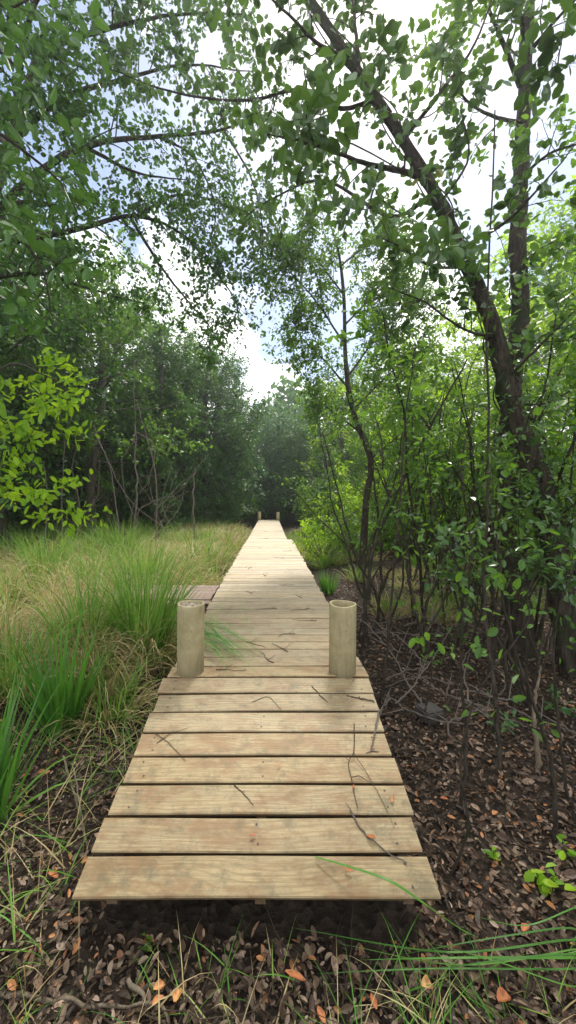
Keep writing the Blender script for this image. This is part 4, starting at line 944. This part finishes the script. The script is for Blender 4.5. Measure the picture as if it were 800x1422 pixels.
S2 = []
for k in range(3):
    r_ = np.random.default_rng(190 + k); root = empty('thin_tree'); cur = wander((0, 0, 0), (r_.normal() * .3, r_.normal() * .3, 1), 3.3, 14, .13, .05, r_)
    b = MB(); b.tube(cur, np.linspace(.02, .006, 15), 6, rough=.15)
    c2 = wander(cur[5], (r_.normal(), r_.normal(), 1.2), 1.6, 7, .14, .03, r_); b.tube(c2, np.linspace(.011, .004, 8), 5); b.build('stem', M['bark_dark'], root)
    f = dict(SF); f.update(bden=3.5, blen=.4, t0=.5, lper=4, tper=3, lsize=.062); wd = MB(); V, Q, r = foliage_on([(cur, .018, .005), (c2, .01, .004)], r_, wood=wd, **f); wd.build('twig', M['bark_dark'], root); mesh_obj('foliage', V, Q, M['leaf_round'], root, r); S2.append(root)
us2 = set()
for i in range(34):
    k = i % 3; o = S2[k] if k not in us2 else copy_tree(S2[k]); us2.add(k)
    Yd = 3.3 + 3.2 * rng.random(); X_ = .75 + .1 * Yd + 2.4 * rng.random()
    o.location = (X_, Yd, float(gz(X_, Yd)) - .02); sc_ = .7 + .45 * rng.random(); o.scale = (sc_, sc_, sc_); o.rotation_euler = (rng.normal() * .08, rng.normal() * .08, rng.random() * 6)
    tag(o, 'thin dark forked stem with few small leaves in the near right thicket', 'thin tree', 'thin dark stems of the near right thicket')
# leafy climber hugging the leaning trunk
def climber(path, rr, n, label, size=.06):
    p = smoothpts(path, 60); root = empty('climbing_plant', p[0]); tag(root, label, 'climber')
    tt = np.linspace(0, 1, 60); b = MB()
    for ph in (0, 2.2):
        q_ = p + np.stack([np.cos(tt * 14 + ph), np.sin(tt * 14 + ph), 0 * tt], 1) * rr - p[0]; b.tube(q_, .006, 5)
    b.build('stem', M['bark_dark'], root)
    t = rng.random(n) * 58; i_ = t.astype(int); a = rng.random(n) * 6.28; cl = np.array([mnoise.noise((x * .35, 3, 1)) for x in t]) > -.12
    od = np.stack([np.cos(a), np.sin(a), rng.normal(size=n) * .5], 1); pos = p[i_] + od * (rr + .06 * rng.random(n)[:, None]) - p[0]
    V, Q, r = leaves(pos[cl], (od * .8 + rdir(n) * .7)[cl], (rdir(n) * .6 + od * .3 + np.array([0, 0, .5]))[cl], (size * (.6 + .8 * rng.random(n)))[cl], .75, fat=.02)
    mesh_obj('foliage', V, Q, M['leaf_round'], root, r)
climber(PP([(690, 470, 3.4), (650, 370, 3.45), (612, 285, 3.5), (560, 195, 3.5), (500, 105, 3.5), (425, -10, 3.5)]), .08, 520, 'round leaved creeper clinging along the upper part of the leaning trunk', .065)
climber(PP([(765, 740, 3.3), (738, 645, 3.3), (704, 545, 3.35), (688, 462, 3.4)]), .11, 90, 'sparse creeper on the lower part of the leaning trunk', .07)
climber(PP([(712, 520, 4.1), (722, 430, 4.2), (720, 330, 4.3)]), .1, 260, 'creeper leaves on the upright grey trunk', .07)
for pts, r_, lab in [
    ([(585, 1010), (600, 930), (590, 860), (612, 780)], .007, 'thin stem standing directly behind the dark stone'),
    ([(712, 990), (700, 900), (722, 820), (700, 750)], .012, 'dark crooked stem at the foot of the upright tree'),
    ([(735, 1010), (748, 930), (730, 850), (752, 770)], .012, 'dark stem between the two big trunks'),
    ([(560, 930), (590, 880), (640, 800), (700, 740), (770, 700)], .011, 'long stem slanting far to the right through the thicket'),
    ([(760, 1000), (700, 900), (650, 820), (600, 700), (590, 620)], .011, 'long stem slanting far to the left through the thicket'),
    ([(540, 870), (560, 800), (548, 720), (520, 640), (490, 570)], .014, 'bare slanting stem left of the middle of the thicket'),
    ([(680, 940), (690, 860), (676, 780), (690, 700)], .02, 'stout dark stem in front of the upright tree'),
    ([(655, 905), (662, 830), (650, 760), (655, 690)], .016, 'stout short stem just left of the stout dark one')]:
    sapling(pts, None, None, r_, lab, dense=.35)
# dark big leaved shrub in front of the trunks
b_ = G(735, 985, -.02); root = empty('shrub', b_); tag(root, 'dark large leaved shrub in front of the two big trunks', 'shrub'); wd = MB(); lim = []
for k, (x_, y_) in enumerate([(640, 735), (680, 700), (720, 720), (770, 740), (800, 690), (650, 790), (610, 760), (790, 800)]):
    q_ = smoothpts([b_, P((x_ + 735) / 2, 880, b_[1] * .98), P(x_, y_, b_[1] * .95)], 12) - b_; wd.tube(q_, np.linspace(.008, .003, 12), 5); lim.append((q_, .008, .003))
V, Q, r = foliage_on(lim, rg, wood=wd, bden=4, blen=.22, tper=3, tlen=.16, lper=4, lsize=.065, ratio=.5, wr=.003, t0=.7)
wd.build('stem', M['bark_dark'], root); mesh_obj('foliage', V, Q, M['leaf_round'], root, r)

# small ground plants at the right
def plantlet(px, py, n, L, h, label, mat='leaf_bright'):
    c = G(px, py, .0); c[2] = float(gz(c[0], c[1])); root = empty('seedling', c); tag(root, label, 'plant', 'small ground plants')
    b = MB(); PO, AX = [], []
    for k in range(n):
        a = rng.random() * 6.28; q_ = wander((0, 0, 0), (math.cos(a) * .6, math.sin(a) * .6, 1), h * (.6 + .6 * rng.random()), 5, .15, 0, rng); b.tube(q_, .0015, 4)
        for j in range(5): i_ = min(5, 2 + j % 4); PO.append(q_[i_]); AX.append(rdir(1)[0] * [1, 1, .4])
    b.build('stem', M['twig'], root); PO, AX = np.array(PO), np.array(AX)
    V, Q, r = leaves(PO, AX, rdir(len(PO)) * .4 + np.array([0, 0, 1]), L * (.7 + .5 * rng.random(len(PO))), .6, fat=.04); mesh_obj('foliage', V, Q, M[mat], root, r)
plantlet(690, 1200, 2, .035, .09, 'small bright green seedling on litter right of the ramp')
plantlet(752, 1225, 4, .045, .12, 'larger bright green seedling near the lower right edge')
plantlet(792, 1195, 2, .04, .1, 'bright seedling cut by the right picture edge')
plantlet(600, 925, 4, .05, .22, 'low leafy plant in the litter behind the stone', 'leaf_mid')
plantlet(700, 1020, 6, .045, .2, 'dull green low plant at the foot of the long pole stem', 'leaf_blue')
plantlet(780, 1000, 6, .06, .25, 'dark leafy plant at the foot of the leaning tree', 'leaf_blue')
plantlet(640, 900, 5, .06, .35, 'green leafy shoot in the dark middle of the thicket', 'leaf_mid')
plantlet(200, 1322, 2, .025, .06, 'tiny green sprout under the left end of the ramp', 'leaf_mid')

# hanging vines and pale dead stems at the left wall
VG = 'pale vines and dead stems at the left forest edge'
for k, (pts, r0) in enumerate([
    ([(215, 745), (218, 690), (212, 640), (205, 610), (190, 560)], .03), ([(180, 745), (190, 690), (188, 640), (187, 590)], .04), ([(345 - 175, 745), (160, 690), (150, 640), (130, 600)], .03),
    ([(270, 735), (268, 690), (272, 650)], .05), ([(108, 745), (110, 700), (100, 650), (115, 600)], .03), ([(190, 600), (215, 620), (205, 670), (190, 690), (175, 740)], .02),
    ([(188, 610), (170, 640), (175, 690), (195, 735)], .02), ([(130, 590), (150, 640), (185, 700), (240, 740)], .022), ([(187, 500), (187, 560), (190, 620)], .025), ([(10, 740), (5, 690), (20, 640)], .035),
    ([(60, 740), (66, 690), (60, 640)], .03), ([(240, 640), (225, 700), (245, 740)], .02), ([(87, 745), (86, 700), (90, 610)], .03), ([(425, 645), (440, 675)], .03), ([(448, 640), (460, 680)], .03)]):
    dd = 9.0 + .3 * (k % 5) if k < 13 else 12
    q_ = [P(x_, y_, dd) for x_, y_ in pts]
    if pts[0][1] > 720: q_[0][2] = .1
    stick('vine', q_, r0 * .6, r0 * .3, 'pale bare vine or stem in front of the dark left forest edge' if k < 13 else 'leaning bare pole at the forest edge behind the bright shrub', 'vine', 'vine', (), VG if k < 13 else 'leaning poles behind the bright shrub')

for k in range(26):
    x_ = rng.uniform(-20, 270); d_ = rng.uniform(9.5, 12.5); x0 = (x_ - 375) / 540 * d_
    a = np.array([x0, d_, .15]); q_ = wander(a, (rng.normal() * .5, rng.normal() * .3, 1), 1.4 + 2.2 * rng.random(), 8, .24, .02, rng)
    stick('vine', q_, .012 + .014 * rng.random(), .006, 'thin bare vine or stem in the shade of the left forest edge', 'vine', 'vine' if k % 2 else 'twig', [[q_[4], q_[4] + rng.normal(size=3) * .2 + np.array([0, 0, .3]), q_[4] + rng.normal(size=3) * .3 + np.array([0, 0, .7])]], 'thin vines at the left forest edge')
# ------------------------------------------------------------------ haze
me = bpy.data.meshes.new('haze'); bm = bmesh.new(); bmesh.ops.create_cube(bm, size=1); bm.to_mesh(me); bm.free()
hz = bpy.data.objects.new('haze', me); COL.objects.link(hz); hz.scale = (440, 500, 17.6); hz.location = (0, 30, 17.6 / 2 - 1.6)
m, nt = newmat('glare_haze'); v = N(nt, 'ShaderNodeVolumePrincipled'); v.inputs['Density'].default_value = .0022; v.inputs['Color'].default_value = (.9, .95, 1, 1); v.inputs['Anisotropy'].default_value = .65  # added mainly as lens glare, partly as real fading of far trees
o = N(nt, 'ShaderNodeOutputMaterial'); nt.links.new(v.outputs[0], o.inputs['Volume']); me.materials.append(m)
tag(hz, 'thin pale haze added mainly to imitate lens glare', kind='stuff')
print('faces', sum(len(m.polygons) for m in bpy.data.meshes))
